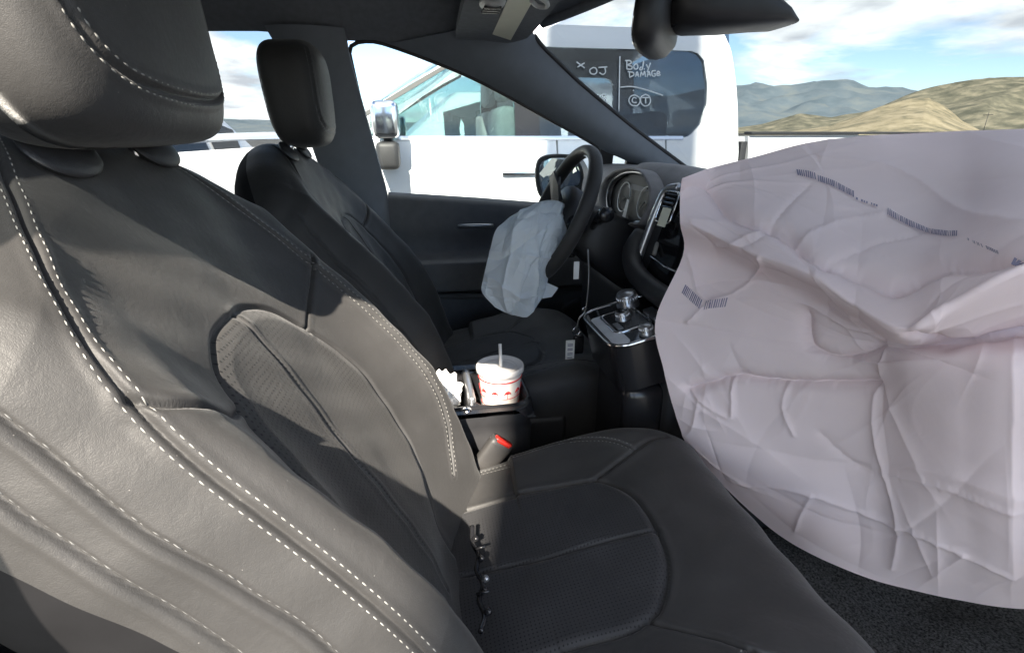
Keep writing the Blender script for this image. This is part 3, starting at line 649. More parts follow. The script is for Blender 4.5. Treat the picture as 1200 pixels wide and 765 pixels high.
# ------------------------------------------------------------------ dashboard
dash = empty('dashboard', (0, .8, .9), 'dark grey dashboard with instrument cluster and centre screen', 'dashboard')
PROF = [(1.13, 1.10), (1.00, 1.150), (.86, 1.178), (.73, 1.190), (.655, 1.184), (.615, 1.160), (.600, 1.11), (.605, 1.03), (.615, .95), (.600, .86), (.585, .80), (.66, .70), (.82, .60), (1.02, .56)]
pr = catmull(PROF, 70); xx = np.linspace(-.885, .80, 90); DG = np.zeros((90, 70, 3))
for i, x in enumerate(xx):
    bow = .10 * (1 - (x / .885) ** 2) ** 1.0
    hood = math.exp(-((x + .385) / .17) ** 4)
    for j, (y, z) in enumerate(pr):
        k = max(0, min(1, (z - 1.08) / .10)); f = max(0, 1 - abs(y - .66) / .16)
        DG[i, j] = (x, y - .05 + (.20 if z < 1.12 else .20 * max(0, (1.19 - z) / .07)) * min(1, max(0, (x - .13) / .08)) + bow * max(0, (y - .6) / .5) - .02 * hood * k * f, z + .030 * hood * k * f ** 1.2 - .07 * min(1, max(0, (x - .13) / .08)) * (z > 1.1) * max(0, min(1, (1.02 - y) / .1)))
fast_mesh('dash_pad', DG, grid_faces(90, 70), DASHPAD, dash)
# instrument cluster: hood lip, bezel, face, two dials
cl_c = np.array([-.385, .545, 1.120]); cl_n = np.array([0, -.985, .174]); cl_u = np.array([1.0, 0, 0]); cl_v = np.array([0, .174, .985])
def clp(a, b, d=0): return cl_c + cl_u * a + cl_v * b + cl_n * d
CLO = smooth_line(np.array([(-0.159, 0.038), (-0.099, 0.06), (-0.016, 0.07), (0.052, 0.066), (0.102, 0.048), (0.13, 0.026), (0.135, -0.006), (0.113, -0.044), (0.069, -0.05), (0.034, -0.065), (-0.024, -0.07), (-0.111, -0.056), (-0.162, -0.032), (-0.181, 0.007), (-0.159, 0.038)]), 61)[:-1]
cl_m = CLO.mean(0)
clu = empty('instrument_cluster', cl_c, 'oval instrument cluster with dark dials behind the steering wheel', 'instrument cluster')
ring = lambda k, d, lift=0: [clp(cl_m[0] + (p - cl_m[0]) * k, cl_m[1] + (q_ - cl_m[1]) * k + lift, d) for p, q_ in CLO]
fast_mesh('cluster_hood', np.array([ring(1.16, -.02), ring(1.13, .030), ring(1.09, .036), ring(1.04, .028), ring(1.0, .0)]), grid_faces(5, 60, cu=True), DASHPAD, clu)
tube('chrome_bezel', np.array(ring(1.01, .014) + ring(1.01, .014)[:2]), .0042, SILVER, clu, 8)
mesh('gauge_face', ring(1.01, .002), [tuple(range(60))], plain('dark_gauge_face', (.008, .008, .010), .5, spec=.2), clu, False)
for sx in (-1, 1):
    tt = np.linspace(0, 2 * math.pi, 40)
    g = tube('dial_ring', np.array([clp(sx * .070 + .040 * math.cos(a), .040 * math.sin(a), .006) for a in tt]), .0018, SILVER, clu, 6)
    tube('needle', [clp(sx * .070, 0, .007), clp(sx * .070 - .022, -.020, .007)], [.003, .001], THREAD, clu, 6)
poly_prism('white_card', [clp(-.035, -.052, .012), clp(-.012, -.056, .012), clp(-.016, -.004, .012), clp(-.030, -.002, .012)], cl_n * .001, PAPER, clu)
# centre stack
stk = empty('centre_stack', (0, .5, 1.0), 'centre stack with black touch screen, chrome edge and air vents', 'centre stack')
def stp(a, b, d=0):      # a across (x), b up the panel, d out of it
    o = np.array([-.022, .5325, 1.067]); u = np.array([.985, .17, 0]); v = np.array([0, .27, .963]); n = np.cross(u, v); n /= np.linalg.norm(n); n = n if n[1] < 0 else -n
    return o + u * a + v * b + n * d
def rrect(w0, w1, h0, h1, r, n=6):
    P = []
    for cx_, cy_, a0 in ((w1 - r, h1 - r, 0), (w0 + r, h1 - r, 90), (w0 + r, h0 + r, 180), (w1 - r, h0 + r, 270)):
        for k in range(n + 1): a = math.radians(a0 + 90 * k / n); P.append((cx_ + r * math.cos(a), cy_ + r * math.sin(a)))
    return P
def panel(name, rect, d, th, mat, parent, f=stp, r=.012):
    P = [f(a, b, d) for a, b in rrect(*rect, r)]; nrm = f(0, 0, d + th) - f(0, 0, d)
    return poly_prism(name, P, nrm, mat, parent)
panel('stack_body', (-.165, .165, -.10, .108), -.14, .14, PLASTIC, stk, r=.03)
panel('screen', (-.125, .125, -.115, .035), .001, .006, GLOSS, stk, r=.008)
eL = [stp(-.120, .112, .004), stp(-.152, .100, .010), stp(-.160, .06, .012), stp(-.163, -.01, .012), stp(-.166, -.07, .010)]
tube('silver_edge', smooth_line(np.array(eL), 30), .0095, SILVER, stk, 8)
eR = [stp(.160, .128, .004), stp(.166, .06, .012), stp(.163, -.03, .014), stp(.150, -.115, .010)]
tube('chrome_edge', smooth_line(np.array(eR), 30), .0065, CHROME, stk, 8)
for sx in (-1, 1):
    c0 = sx * .125
    vf = panel('vent', (c0 - .026, c0 + .026, .030, .098), .002, .010, GLOSS, stk, r=.008)
    for k in range(6):
        b = .036 + .010 * k
        poly_prism('vent_slat', [stp(c0 - .022, b, .0125), stp(c0 + .022, b, .0125), stp(c0 + .022, b + .006, .0165), stp(c0 - .022, b + .006, .0165)], (0, .002, .002), PLASTIC_G, vf)
    tube('vent_frame', np.array([stp(a, b, .013) for a, b in rrect(c0 - .027, c0 + .027, .029, .099, .009)] + [stp(c0 + .027, .090, .013)]), .0028, CHROME, vf, 6)
panel('warning_sticker', (-.128, -.098, .020, .062), .020, .001, LABELM, stk, r=.002)
panel('dash_trim', (-.09, .09, .05, .118), .001, .008, GLOSS, stk, r=.006)
tube('screen_trim', [stp(-.122, -.050, .012), stp(-.06, -.062, .012), stp(.118, -.066, .012)], .0025, CHROME, stk, 6)
tube('lower_bolster', smooth_line(np.array([(-.225, .50, 1.055), (-.205, .470, 1.025), (-.165, .458, .992), (-.10, .455, .975), (0, .460, .966), (.10, .468, .970), (.16, .48, .98)]), 40), .024, PLASTIC, stk, 14)

# shifter panel under the stack
shp = empty('shifter_panel', (-.02, .40, .85), 'chrome edged shifter panel with rotary dial and buttons below the screen', 'shifter panel')
def shq(a, b, d=0):      # a across, b forward up the slope, d above
    return np.array([-.018, .392, .912]) + np.array([1.0, 0, 0]) * a * .80 + np.array([0, .97, .243]) * b * .74 + np.array([0, -.243, .97]) * d
panel('panel_body', (-.135, .135, -.10, .13), -.10, .10, PLASTIC_G, shp, shq, .05)
panel('gloss_surface', (-.130, .130, -.095, .125), .0, .003, GLOSS, shp, shq, .046)
o_ = [shq(a, b, .002) for a, b in rrect(-.134, .134, -.099, .129, .05, 10)]; tube('chrome_rim', np.array(o_ + o_[:2]), .0042, CHROME, shp, 8)
panel('silver_plate', (-.07, .125, -.090, -.045), .003, .002, plain('bright_silver_plate', (.62, .64, .68), .4, metal=.2), shp, shq, .012)
o_ = [shq(a, b, .004) for a, b in rrect(-.068, .062, -.062, .045, .018, 6)]; tube('chrome_frame', np.array(o_ + o_[:2]), .0030, CHROME, shp, 6)
panel('shift_gate', (-.062, .056, -.056, .040), .003, .004, PLASTIC_G, shp, shq, .014)
def knob(name, a, b, r, h, parent, capm=CHROME, d0=.004):
    ax = np.array([0, -.243, .97]); org = shq(a, b, d0)
    k = lathe(name, [(r * 1.08, 0), (r * 1.08, h * .25), (r, h * .32), (r * .97, h * .85), (r * .88, h), (r * .6, h * 1.03), (0, h * 1.03)], SILVER, parent, 36, org, ax)
    lathe('knob_cap', [(r * .80, h * 1.035), (r * .76, h * 1.07), (0, h * 1.075)], capm, k, 30, org, ax)
    tt = []
    for i in range(24):
        t = 2 * math.pi * i / 24; u = np.array([1.0, 0, 0]); v = np.array([0, .97, .243])
        p = org + (u * math.cos(t) + v * math.sin(t)) * r * .995
        tt.append(tube_arrays([p + ax * h * .36, p + ax * h * .82], r * .045, 5))
    multi('knurling', tt, CHROME, k); return k
knob('rotary_shifter', -.088, .040, .0235, .032, shp, SILVER)
knob('mode_dial', -.005, -.012, .015, .022, shp, GLOSS)
knob('volume_knob', .110, .005, .014, .020, shp, SILVER)
for i in range(3):
    for j in range(2): panel('climate_button', (-.022 + .038 * i, .012 + .038 * i, .055 + .036 * j, .086 + .036 * j), .003, .006, SILVER if j == 0 else PLASTIC_G, shp, shq, .004)
for i in range(4): panel('shift_button', (.010 + .011 * i, .019 + .011 * i, -.05, -.035), .007, .002, SILVER, shp, shq, .002)
tun = boxo('tunnel_box', (-.125, .44, .36), (.09, .95, .85), PLASTIC, dash, .03, 3)
boxo('storage_bin', (-.11, .36, .40), (.075, .46, .80), PLASTIC_G, dash, .025, 3)
tube('bin_latch', [(.104, .375, .66), (.106, .385, .60), (.104, .40, .54)], .004, SILVER, dash, 6)

# ------------------------------------------------------------------ steering wheel
swc = np.array([-.385, .330, 1.085]); swn = np.array([0, -.906, .423]); swu = np.array([1.0, 0, 0]); swv = np.array([0, .423, .906])
sw = empty('steering_wheel', swc, 'black leather steering wheel with the burst airbag hanging from its hub', 'steering wheel')
def swp(a, b, d=0): return swc + swu * a + swv * b + swn * d
tt = np.linspace(0, 2 * math.pi, 97); rim = np.array([swp(.178 * math.cos(a), .178 * math.sin(a)) for a in tt])
V = []; nn_ = 16
for a in tt[:-1]:
    c = swp(.178 * math.cos(a), .178 * math.sin(a)); e = swu * math.cos(a) + swv * math.sin(a)
    V.append([c + e * .0145 * math.cos(b) + swn * .0185 * math.sin(b) for b in np.linspace(0, 2 * math.pi, nn_, endpoint=False)])
fast_mesh('rim', np.array(V), grid_faces(96, nn_, cu=True, cv=True), LEATHER, sw)
for a0 in (0, 180, 250, 290):
    a = math.radians(a0); P = [swp(r * math.cos(a), r * math.sin(a), -.012 - .02 * (1 - r / .178)) for r in (.05, .10, .15, .172)]
    s_ = tube('spoke', P, [.026, .020, .015, .014], PLASTIC_G, sw, 10)
lathe('hub', [(0, -.045), (.070, -.045), (.082, -.03), (.085, -.005), (.078, .008), (.05, .010), (0, .004)], PLASTIC, sw, 36, swc, swn)
tube('inner_trim', np.array([swp(.163 * math.cos(a), .163 * math.sin(a), .004) for a in np.linspace(-.6, 1.6, 30)]), .0022, SILVER, sw, 6)
for k, (a, ln) in enumerate(((60, .09), (118, .10), (200, .07))):
    a = math.radians(a); poly_prism('torn_cover_flap', [swp(.03 * math.cos(a) - .03 * math.sin(a), .03 * math.sin(a) + .03 * math.cos(a), .01), swp(.03 * math.cos(a) + .03 * math.sin(a), .03 * math.sin(a) - .03 * math.cos(a), .01), swp(ln * math.cos(a) + .02 * math.sin(a), ln * math.sin(a) - .02 * math.cos(a), .05), swp(ln * math.cos(a) - .02 * math.sin(a), ln * math.sin(a) + .02 * math.cos(a), .045)], swn * .004, PLASTIC, sw)
col = empty('steering_column', (-.385, .5, 1.0), 'black steering column shroud with stalks behind the wheel', 'steering column')
c0, c1 = swp(0, 0, -.04), swp(0, -.02, -.26)
loft('shroud', [(c0, np.array([.055, 0, 0]), swv * .05), (c0 * .7 + c1 * .3, np.array([.075, 0, 0]), swv * .075), (c1, np.array([.085, 0, 0]), swv * .09)], PLASTIC, col, 24)
stk1 = tube('stalk', smooth_line(np.array([swp(.06, .01, -.08), swp(.12, .03, -.06), swp(.17, .05, -.055)]), 12), [.008] * 4 + [.009] * 3 + [.014] * 5, PLASTIC_G, col, 10)
lathe('stalk_cap', [(0, -.012), (.017, -.012), (.019, 0), (.017, .012), (0, .012)], PLASTIC_G, stk1, 20, swp(.165, .05, -.055), (1, .2, .2))
boxo('knee_panel', (-.70, .50, .60), (-.17, .60, .90), PLASTIC, col, .03, 3)
tube('pale_hose', smooth_line(np.array([(-.20, .55, 1.075), (-.17, .52, 1.045), (-.14, .50, 1.05), (-.12, .485, 1.03)]), 16), .005, THREAD, col, 8)
boxo('ignition_label', (-.252, .338, .945), (-.250, .352, .99), PAPER, col, .0004, 1)

# keys hanging on a chain
key = empty('key_chain', (-.25, .35, .75), 'key fob and white barcode tag hanging on a thin chain below the steering wheel', 'keys')
tube('chain', smooth_line(np.array([(-.25, .372, 1.02), (-.25, .378, .95), (-.25, .376, .88), (-.25, .372, .856), (-.25, .358, .84), (-.25, .352, .81)]), 30), .0022, SILVER, key, 6)
for c in ((-.25, .375, .86), (-.25, .352, .805)):
    tube('split_ring', np.array([(c[0], c[1] + .010 * math.cos(a), c[2] + .010 * math.sin(a)) for a in np.linspace(0, 2 * math.pi, 24)]), .0016, CHROME, key, 6)
boxo('key_fob', (-.256, .345, .742), (-.242, .373, .795), PLASTIC_G, key, .006, 3)
tg = boxo('paper_tag', (-.241, .322, .725), (-.2395, .346, .785), PAPER, key, .0003, 1)
for k in range(10):
    if k % 3 != 1: boxo('barcode_bar', (-.2393, .327, .735 + .0042 * k), (-.2389, .341, .7372 + .0042 * k), INK, tg, 0)

# ------------------------------------------------------------------ console between the seats, with its two cup wells
con = empty('centre_console', (-.08, 0, .36), 'black centre console with cup holders between the two seats', 'console')
nx, ny = 130, 170; X = np.linspace(-.205, .035, nx); Y = np.linspace(-.30, .182, ny)
def rr_in(x, y, x0, x1, y0, y1, r, w=.006):
    qx = np.abs(x - (x0 + x1) / 2) - (x1 - x0) / 2 + r; qy = np.abs(y - (y0 + y1) / 2) - (y1 - y0) / 2 + r
    d = np.hypot(np.maximum(qx, 0), np.maximum(qy, 0)) + np.minimum(np.maximum(qx, qy), 0) - r
    return 1 / (1 + np.exp(np.clip(d / w * 4, -40, 40)))
XX, YY = np.meshgrid(X, Y); Z = .752 + 0 * XX
Z -= .075 * rr_in(XX, YY, -.165, .002, -.055, .042, .02, .005) + .085 * rr_in(XX, YY, -.165, .005, .066, .168, .035, .005)
Z += .004 * (rr_in(XX, YY, -.180, .016, -.07, .180, .04, .004) - rr_in(XX, YY, -.168, .004, -.058, .171, .035, .004))
edge = rr_in(XX, YY, -.205, .035, -.40, .182, .055, .012)
Z -= .02 * (1 - np.clip(edge * 2, 0, 1)) ** 2
fast_mesh('console_top', np.stack([XX, YY, Z], -1), grid_faces(ny, nx), PLASTIC_G, con)
ol = rrect(-.205, .035, -.30, .182, .05, 8); ol_in = lambda k: [((x + .085) * k - .085, y * k) for x, y in ol]
rows = [[(x, y, .742) for x, y in ol], [(x * 1.0, y, .72) for x, y in ol], [(x, y, .700) for x, y in ol_in(.97)], [(x, y, .692) for x, y in ol_in(1.0)], [(x, y, .60) for x, y in ol_in(.98)], [(x, y, .37) for x, y in ol_in(.95)]]
fast_mesh('console_side', np.array(rows), grid_faces(6, len(ol), cu=True, flip=True), PLASTIC, con)
boxo('well_divider', (-.165, .046, .735), (-.01, .062, .765), SILVER, con, .006, 3)
lathe('chrome_button', [(0, .004), (.008, .004), (.010, 0)], CHROME, con, 20, (.018, .040, .752))

# drink cup
cup = empty('drink_cup', (-.078, .117, .67), 'white paper drink cup with red palm trees, lid and straw in the cup holder', 'cup')
CC = np.array([-.078, .124, .668])
CUPW = plain('white_cup_paper', (.80, .76, .71), .5, amt=.03)
LID = plain('translucent_plastic_lid', (.66, .64, .63), .25, amt=.05)
lathe('cup_body', [(0, 0), (.036, 0), (.0375, .004), (.049, .128), (.0505, .132), (.049, .134)], CUPW, cup, 48, CC)
ld = lathe('lid', [(.051, .124), (.0535, .126), (.0535, .134), (.0525, .138), (.049, .139), (.046, .133), (.040, .131), (.030, .1315), (.012, .133), (0, .133)], LID, cup, 48, CC)
lathe('lid_ring', [(.034, .1315), (.036, .134), (.038, .1315)], LID, ld, 40, CC)
tube('straw', [CC + (.004, .004, .03), CC + (.002, .002, .13), CC + (-.004, .001, .185)], .0036, plain('white_straw', (.85, .83, .80), .4), cup, 12)
REDINK = plain('red_cup_print', (.55, .03, .03), .5, amt=.05)
def crad(z): return .0375 + (.049 - .0375) * (z - .004) / .124 + .0006
def cpt(t, z): return CC + np.array([crad(z) * math.cos(t), crad(z) * math.sin(t), z])
pp = []
for z, w in ((.113, .0014), (.072, .0006), (.052, .0005)):
    pp.append(tube_arrays(np.array([cpt(a, z) for a in np.linspace(0, 2 * math.pi, 60)]), w, 6))
multi('printed_bands', pp, REDINK, cup)
pl = []
for k in range(10):
    t0 = 2 * math.pi * k / 10 + .2
    pl.append(tube_arrays([cpt(t0, .072), cpt(t0 + .02, .085)], .0006, 5))
    for j in range(7):
        a = math.pi * (j / 6); pl.append(tube_arrays([cpt(t0 + .02, .086), cpt(t0 + .02 + .11 * math.cos(a), .087 + .0055 * math.sin(a)), cpt(t0 + .02 + .19 * math.cos(a), .083 + .006 * math.sin(a))], [.001, .0016, .0005], 5))
multi('printed_palms', pl, REDINK, cup)
# crumpled napkins in the other well
def crumple(name, c, r, seed, label, sq=(1, 1, 1)):
    bm = bmesh.new(); bmesh.ops.create_icosphere(bm, subdivisions=4, radius=1)
    for v in bm.verts:
        p = v.co.copy(); n1 = mnoise.voronoi(p * 2.0 + Vector((seed, 0, 0)))[0]; d = .78 + .42 * (n1[1] - n1[0]) + .20 * mnoise.noise(p * 3.1 + Vector((0, seed, 0)))
        v.co = Vector((p.x * sq[0], p.y * sq[1], p.z * sq[2])) * d * r
    o = bm_obj(name, bm, PAPER, None, False, c); tag(o, label, 'napkin', 'napkins in the console'); return o
crumple('crumpled_napkin', (-.085, .000, .745), .046, 3, 'larger crumpled white napkin filling the left cup well', (1.2, .9, 1.15))
crumple('crumpled_napkin', (-.035, -.012, .725), .034, 9, 'smaller crumpled white napkin tucked low beside the seat', (1.1, .9, .8))

# belt buckle
bk = empty('seat_belt_buckle', (.12, .05, .66), 'grey seat belt buckle with red release button beside the passenger seat', 'seat belt buckle')
bx_ = np.array([0, .62, .785]); by_ = np.array([1.0, 0, 0]); bz_ = np.cross(bx_, by_)
BGREY = plain('dark_grey_buckle_plastic', (.045, .043, .042), .5)
B0 = np.array([.112, .045, .662])
loft('buckle_body', [(B0, by_ * .011, bz_ * .018), (B0 + bx_ * .03, by_ * .013, bz_ * .022), (B0 + bx_ * .078, by_ * .013, bz_ * .025), (B0 + bx_ * .090, by_ * .011, bz_ * .023)], BGREY, bk, 24)
loft('red_button', [(B0 + bx_ * .086 + by_ * .003, by_ * .0090, bz_ * .020), (B0 + bx_ * .093 + by_ * .003, by_ * .0080, bz_ * .019)], RED, bk, 24)
tube('stalk', [B0 - bx_ * .12, B0], .009, PLASTIC, bk, 10)
boxo('pale_clip', (.125, .020, .672), (.137, .045, .684), PAPER, bk, .004, 3)

# ------------------------------------------------------------------ the two leather seats
SX = .395
RV = np.array([0, -.478, .878]); RW = np.array([0, .878, .478]); RO = np.array([SX, 0, .70])
HALF = [(0, 0, 0), (.05, 0, 0), (.10, .02, 0), (.15, .20, 0), (.19, .56, 0), (.22, .93, 0), (.238, 1, 0), (.256, 1, -.013), (.272, 1, -.034),
        (.287, 1, -.068), (.293, .8, -.10), (.285, .3, -.125), (.25, 0, -.135), (.12, 0, -.14), (0, 0, -.14)]
def to_world(L): return RO + L[..., 0:1] * np.array([1., 0, 0]) + L[..., 1:2] * RV + L[..., 2:3] * RW
def back_base(nf, nb, nv):
    h = catmull(HALF, 3000); k = int(3000 * 10 / 14)
    def even(q, n):
        c = np.stack([q[:, 0], q[:, 1] * .07 + q[:, 2]], -1); d = np.r_[0, np.cumsum(np.linalg.norm(np.diff(c, axis=0), axis=1))]; t = np.linspace(0, d[-1], n)
        return np.stack([np.interp(t, d, q[:, c_]) for c_ in range(3)], -1)
    h = np.vstack([even(h[:k], nf), even(h[k:], nb)[1:]])
    loop = np.vstack([h, (h[1:-1] * [-1, 1, 1])[::-1]])
    T = np.linspace(0, 1, nv)[:, None]; T = 1 - (1 - T) ** 1.12
    u = loop[:, 0][None, :]; a = loop[:, 1][None, :]; b = loop[:, 2][None, :]
    vt = .696 - .047 * (np.abs(u) / .18) ** 2.2; vt = np.maximum(vt, 0.54 - .12 * (np.abs(u) - .2))
    v = -.12 + T * (vt + .12); vr = -.12 + T * (.696 + .12) + 0 * u
    B = np.interp(vr, [-.12, .0, .06, .16, .24, .33, .45, .55, .62, .65], [.03, .045, .057, .075, .082, .072, .05, .026, .012, .0])
    w = a * B + b
    w = w - .02 * np.exp(-(vr / .09) ** 2) * np.clip(1 + b / .01, 0, 1) * np.exp(-(u / .14) ** 4)
    q = np.clip((T - .90) / .10, 0, 1)
    w = -.075 + (w + .075) * np.sqrt(np.maximum(1 - q ** 2.2, 0))
    return np.stack([np.broadcast_to(u, w.shape), v, w], -1)
def cush_base(nu, ny):
    prof = resample(catmull([(-.12, .655), (-.01, .676), (.12, .703), (.25, .728), (.35, .742), (.42, .738), (.465, .705), (.48, .65), (.475, .56), (.465, .48)], 600), ny)
    half = [(0, 0), (.06, .0), (.12, .002), (.16, .010), (.195, .022), (.225, .028), (.25, .018), (.268, -.012), (.275, -.06), (.272, -.12), (.265, -.19)]
    h = resample(catmull(half, 600), nu); loop = np.vstack([(h[1:] * [-1, 1])[::-1], h])
    u = loop[:, 0][None, :]; e = loop[:, 1][None, :]; y = prof[:, 0][:, None] + 0 * u; z = prof[:, 1][:, None] + 0 * u
    f = np.clip((.46 - y) / .16, 0, 1); f = f * f * (3 - 2 * f); f = np.where(z < .70, 0., f)
    pos = np.maximum(e, 0) * (.25 + .75 * f); neg = np.minimum(e, 0); fr = np.clip((np.abs(u) - .2) / .075, 0, 1)
    y = y - .05 * fr ** 2 * np.clip((y - .2) / .25, 0, 1)
    return np.stack([SX + u + 0 * y, y, z + pos + neg * np.clip((z - .42) / .25, 0, 1)], -1)
# seam lines of the back, local (across, up, out) metres
SEAM = {
 'out': [(.075, .662, -.04), (.125, .632, -.022), (.165, .596, -.007), (.194, .568, .002), (.229, .524, .016), (.243, .479, .02), (.252, .425, .027), (.256, .356, .04), (.26, .285, .051), (.264, .203, .058), (.262, .10, .05)],
 'side': [(.262, .525, -.03), (.272, .501, -.024), (.275, .469, -.02), (.279, .417, -.015), (.280, .371, -.004), (.281, .324, .005), (.282, .275, .013), (.282, .15, .015)],
 'side2': [(.284, .49, -.05), (.286, .458, -.047), (.287, .435, -.044), (.289, .384, -.036), (.290, .329, -.028), (.29, .2, -.02)],
 'inb': [(-.055, .662, -.04), (-.10, .635, -.015), (-.145, .598, -.002), (-.185, .539, .011), (-.209, .437, .034), (-.218, .333, .057), (-.219, .238, .073), (-.213, .152, .068), (-.202, .092, .05), (-.175, .04, .02)],
 'sidei': [(-.262, .525, -.03), (-.272, .501, -.024), (-.279, .417, -.015), (-.281, .324, .005), (-.282, .15, .015)],
 'mid': [(.019, .464, 0), (.023, .362, 0), (.033, .236, 0), (.033, .108, -.005), (.035, .03, -.009)],
 'shi': [(-.223, .457, .032), (-.185, .432, .025), (-.162, .418, .018), (-.105, .389, .003)],
 'sho': [(.245, .479, .022), (.236, .464, .028), (.222, .449, .030), (.200, .432, .028), (.168, .417, .018), (.145, .412, .010)]}
INS = [(.012, .467), (.051, .468), (.086, .462), (.122, .440), (.148, .39), (.162, .32), (.165, .24), (.150, .15), (.115, .07), (.09, .0), (.08, -.09), (-.06, -.09), (-.07, .0), (-.082, .053), (-.129, .138), (-.147, .264), (-.138, .33), (-.110, .388), (-.075, .428), (-.047, .450), (-.015, .464), (.012, .467)]
CINS = [(.237, -.10), (.239, -.025), (.242, .094), (.248, .166), (.256, .233), (.275, .262), (.310, .281), (.350, .287), (.391, .286), (.430, .281), (.459, .271), (.490, .252), (.515, .230), (.527, .20), (.531, .17), (.530, .118), (.528, .0), (.527, -.10)]
CSEAM = {'cmid': [(.371, -.08), (.372, -.035), (.387, .118), (.395, .285)], 'cforki': [(.256, .233), (.218, .321), (.196, .365), (.185, .40)], 'cforko': [(.525, .215), (.57, .265), (.605, .293), (.63, .33)],
         'csti': [(.166, -.05), (.160, 0), (.156, .082), (.160, .17), (.172, .251), (.188, .29), (.213, .321)], 'csto': [(.63, -.05), (.632, .05), (.633, .17), (.625, .24), (.605, .293)]}
def gauss(d, c, s): return np.exp(-((d - c) / s) ** 2)
def seam_disp(d, kind):
    if kind == 'main': return -.0040 * gauss(d, 0, .0018) + .0014 * gauss(d, .006, .004)
    if kind == 'pipe': return .0030 * gauss(d, 0, .0028) - .0030 * gauss(d, .0066, .0022)
    return -.0052 * gauss(d, 0, .0022) + .0010 * gauss(d, .008, .005)
def snap(line, pts, nrm, n):
    D = smooth_line(np.array(line, float), n)
    m = np.all((pts > D.min(0) - .03) & (pts < D.max(0) + .03), 1); pts = pts[m]; nrm = nrm[m]
    pts, nrm = pts[::2], nrm[::2]
    for it in range(3):
        out = []
        for p in D:
            i = np.argmin(((pts - p) ** 2).sum(1)); out.append(p + nrm[i] * ((pts[i] - p) @ nrm[i]))
        D = np.array(out); k = np.ones(9) / 9
        pad = np.vstack([2 * D[:1] - D[4:0:-1], D, 2 * D[-1:] - D[-2:-6:-1]]); D = resample(np.stack([np.convolve(pad[:, c], k, 'valid') for c in range(3)], -1), n)
    return D
def offset_line(line, pts, nrm, off, n=160):
    L = resample(line, n); T = np.gradient(L, axis=0); T /= np.linalg.norm(T, axis=1, keepdims=True)
    side = np.array([np.cross(nrm[np.argmin(((pts - p) ** 2).sum(1))], t) for p, t in zip(L, T)]); side /= np.linalg.norm(side, axis=1, keepdims=True)
    return L + side * off
def stitch_row(line, pts, nrm, dsp, off, ln, gap, r):
    """short thread capsules along a seam line, offset sideways on the surface (pts, nrm: smooth base; dsp: relief)"""
    L = resample(line, 300); T = np.gradient(L, axis=0); T /= np.linalg.norm(T, axis=1, keepdims=True); side = []
    for p, t in zip(L, T):
        n = nrm[np.argmin(((pts - p) ** 2).sum(1))]; q = np.cross(n, t); side.append(q / max(np.linalg.norm(q), 1e-9))
    side = np.array(side); k = np.ones(9) / 9; pad = np.vstack([side[:1]] * 4 + [side] + [side[-1:]] * 4)
    side = np.stack([np.convolve(pad[:, c], k, 'valid') for c in range(3)], -1)
    L = L + side * off; d = np.r_[0, np.cumsum(np.linalg.norm(np.diff(L, axis=0), axis=1))]; parts = []; s = gap
    while s + ln < d[-1]:
        e = []
        for q in (0, .5, 1):
            sq = s + ln * q; p = np.array([np.interp(sq, d, L[:, c]) for c in range(3)])
            i = np.argsort(((pts - p) ** 2).sum(1))[:4]; n = nrm[i[0]]; h = ((pts[i] - p) @ n).mean() + dsp[i].mean()
            e.append(p + n * (h + (.0001 if q == .5 else -.0006)))
        parts.append(tube_arrays(np.array(e), [r * .7, r, r * .7], 5)); s += ln + gap * rng.uniform(.85, 1.15)
    return parts
def split_mesh(name_by_id, P, Nv, Q, ids, mats, parent):
    """cut one upholstered surface into its leather panels; the panels keep the surface's own normals"""
    V = P.reshape(-1, 3); Nv = Nv.reshape(-1, 3); out = []
    for k, nm in name_by_id:
        F = Q[ids == k]
        if not len(F): continue
        used, invx = np.unique(F, return_inverse=True); o = fast_mesh(nm, V[used], invx.reshape(F.shape), mats[k], parent)
        if len(o.data.vertices) == len(used): o.data.normals_split_custom_set_from_vertices([tuple(n) for n in Nv[used]])
        out.append(o)
    return out
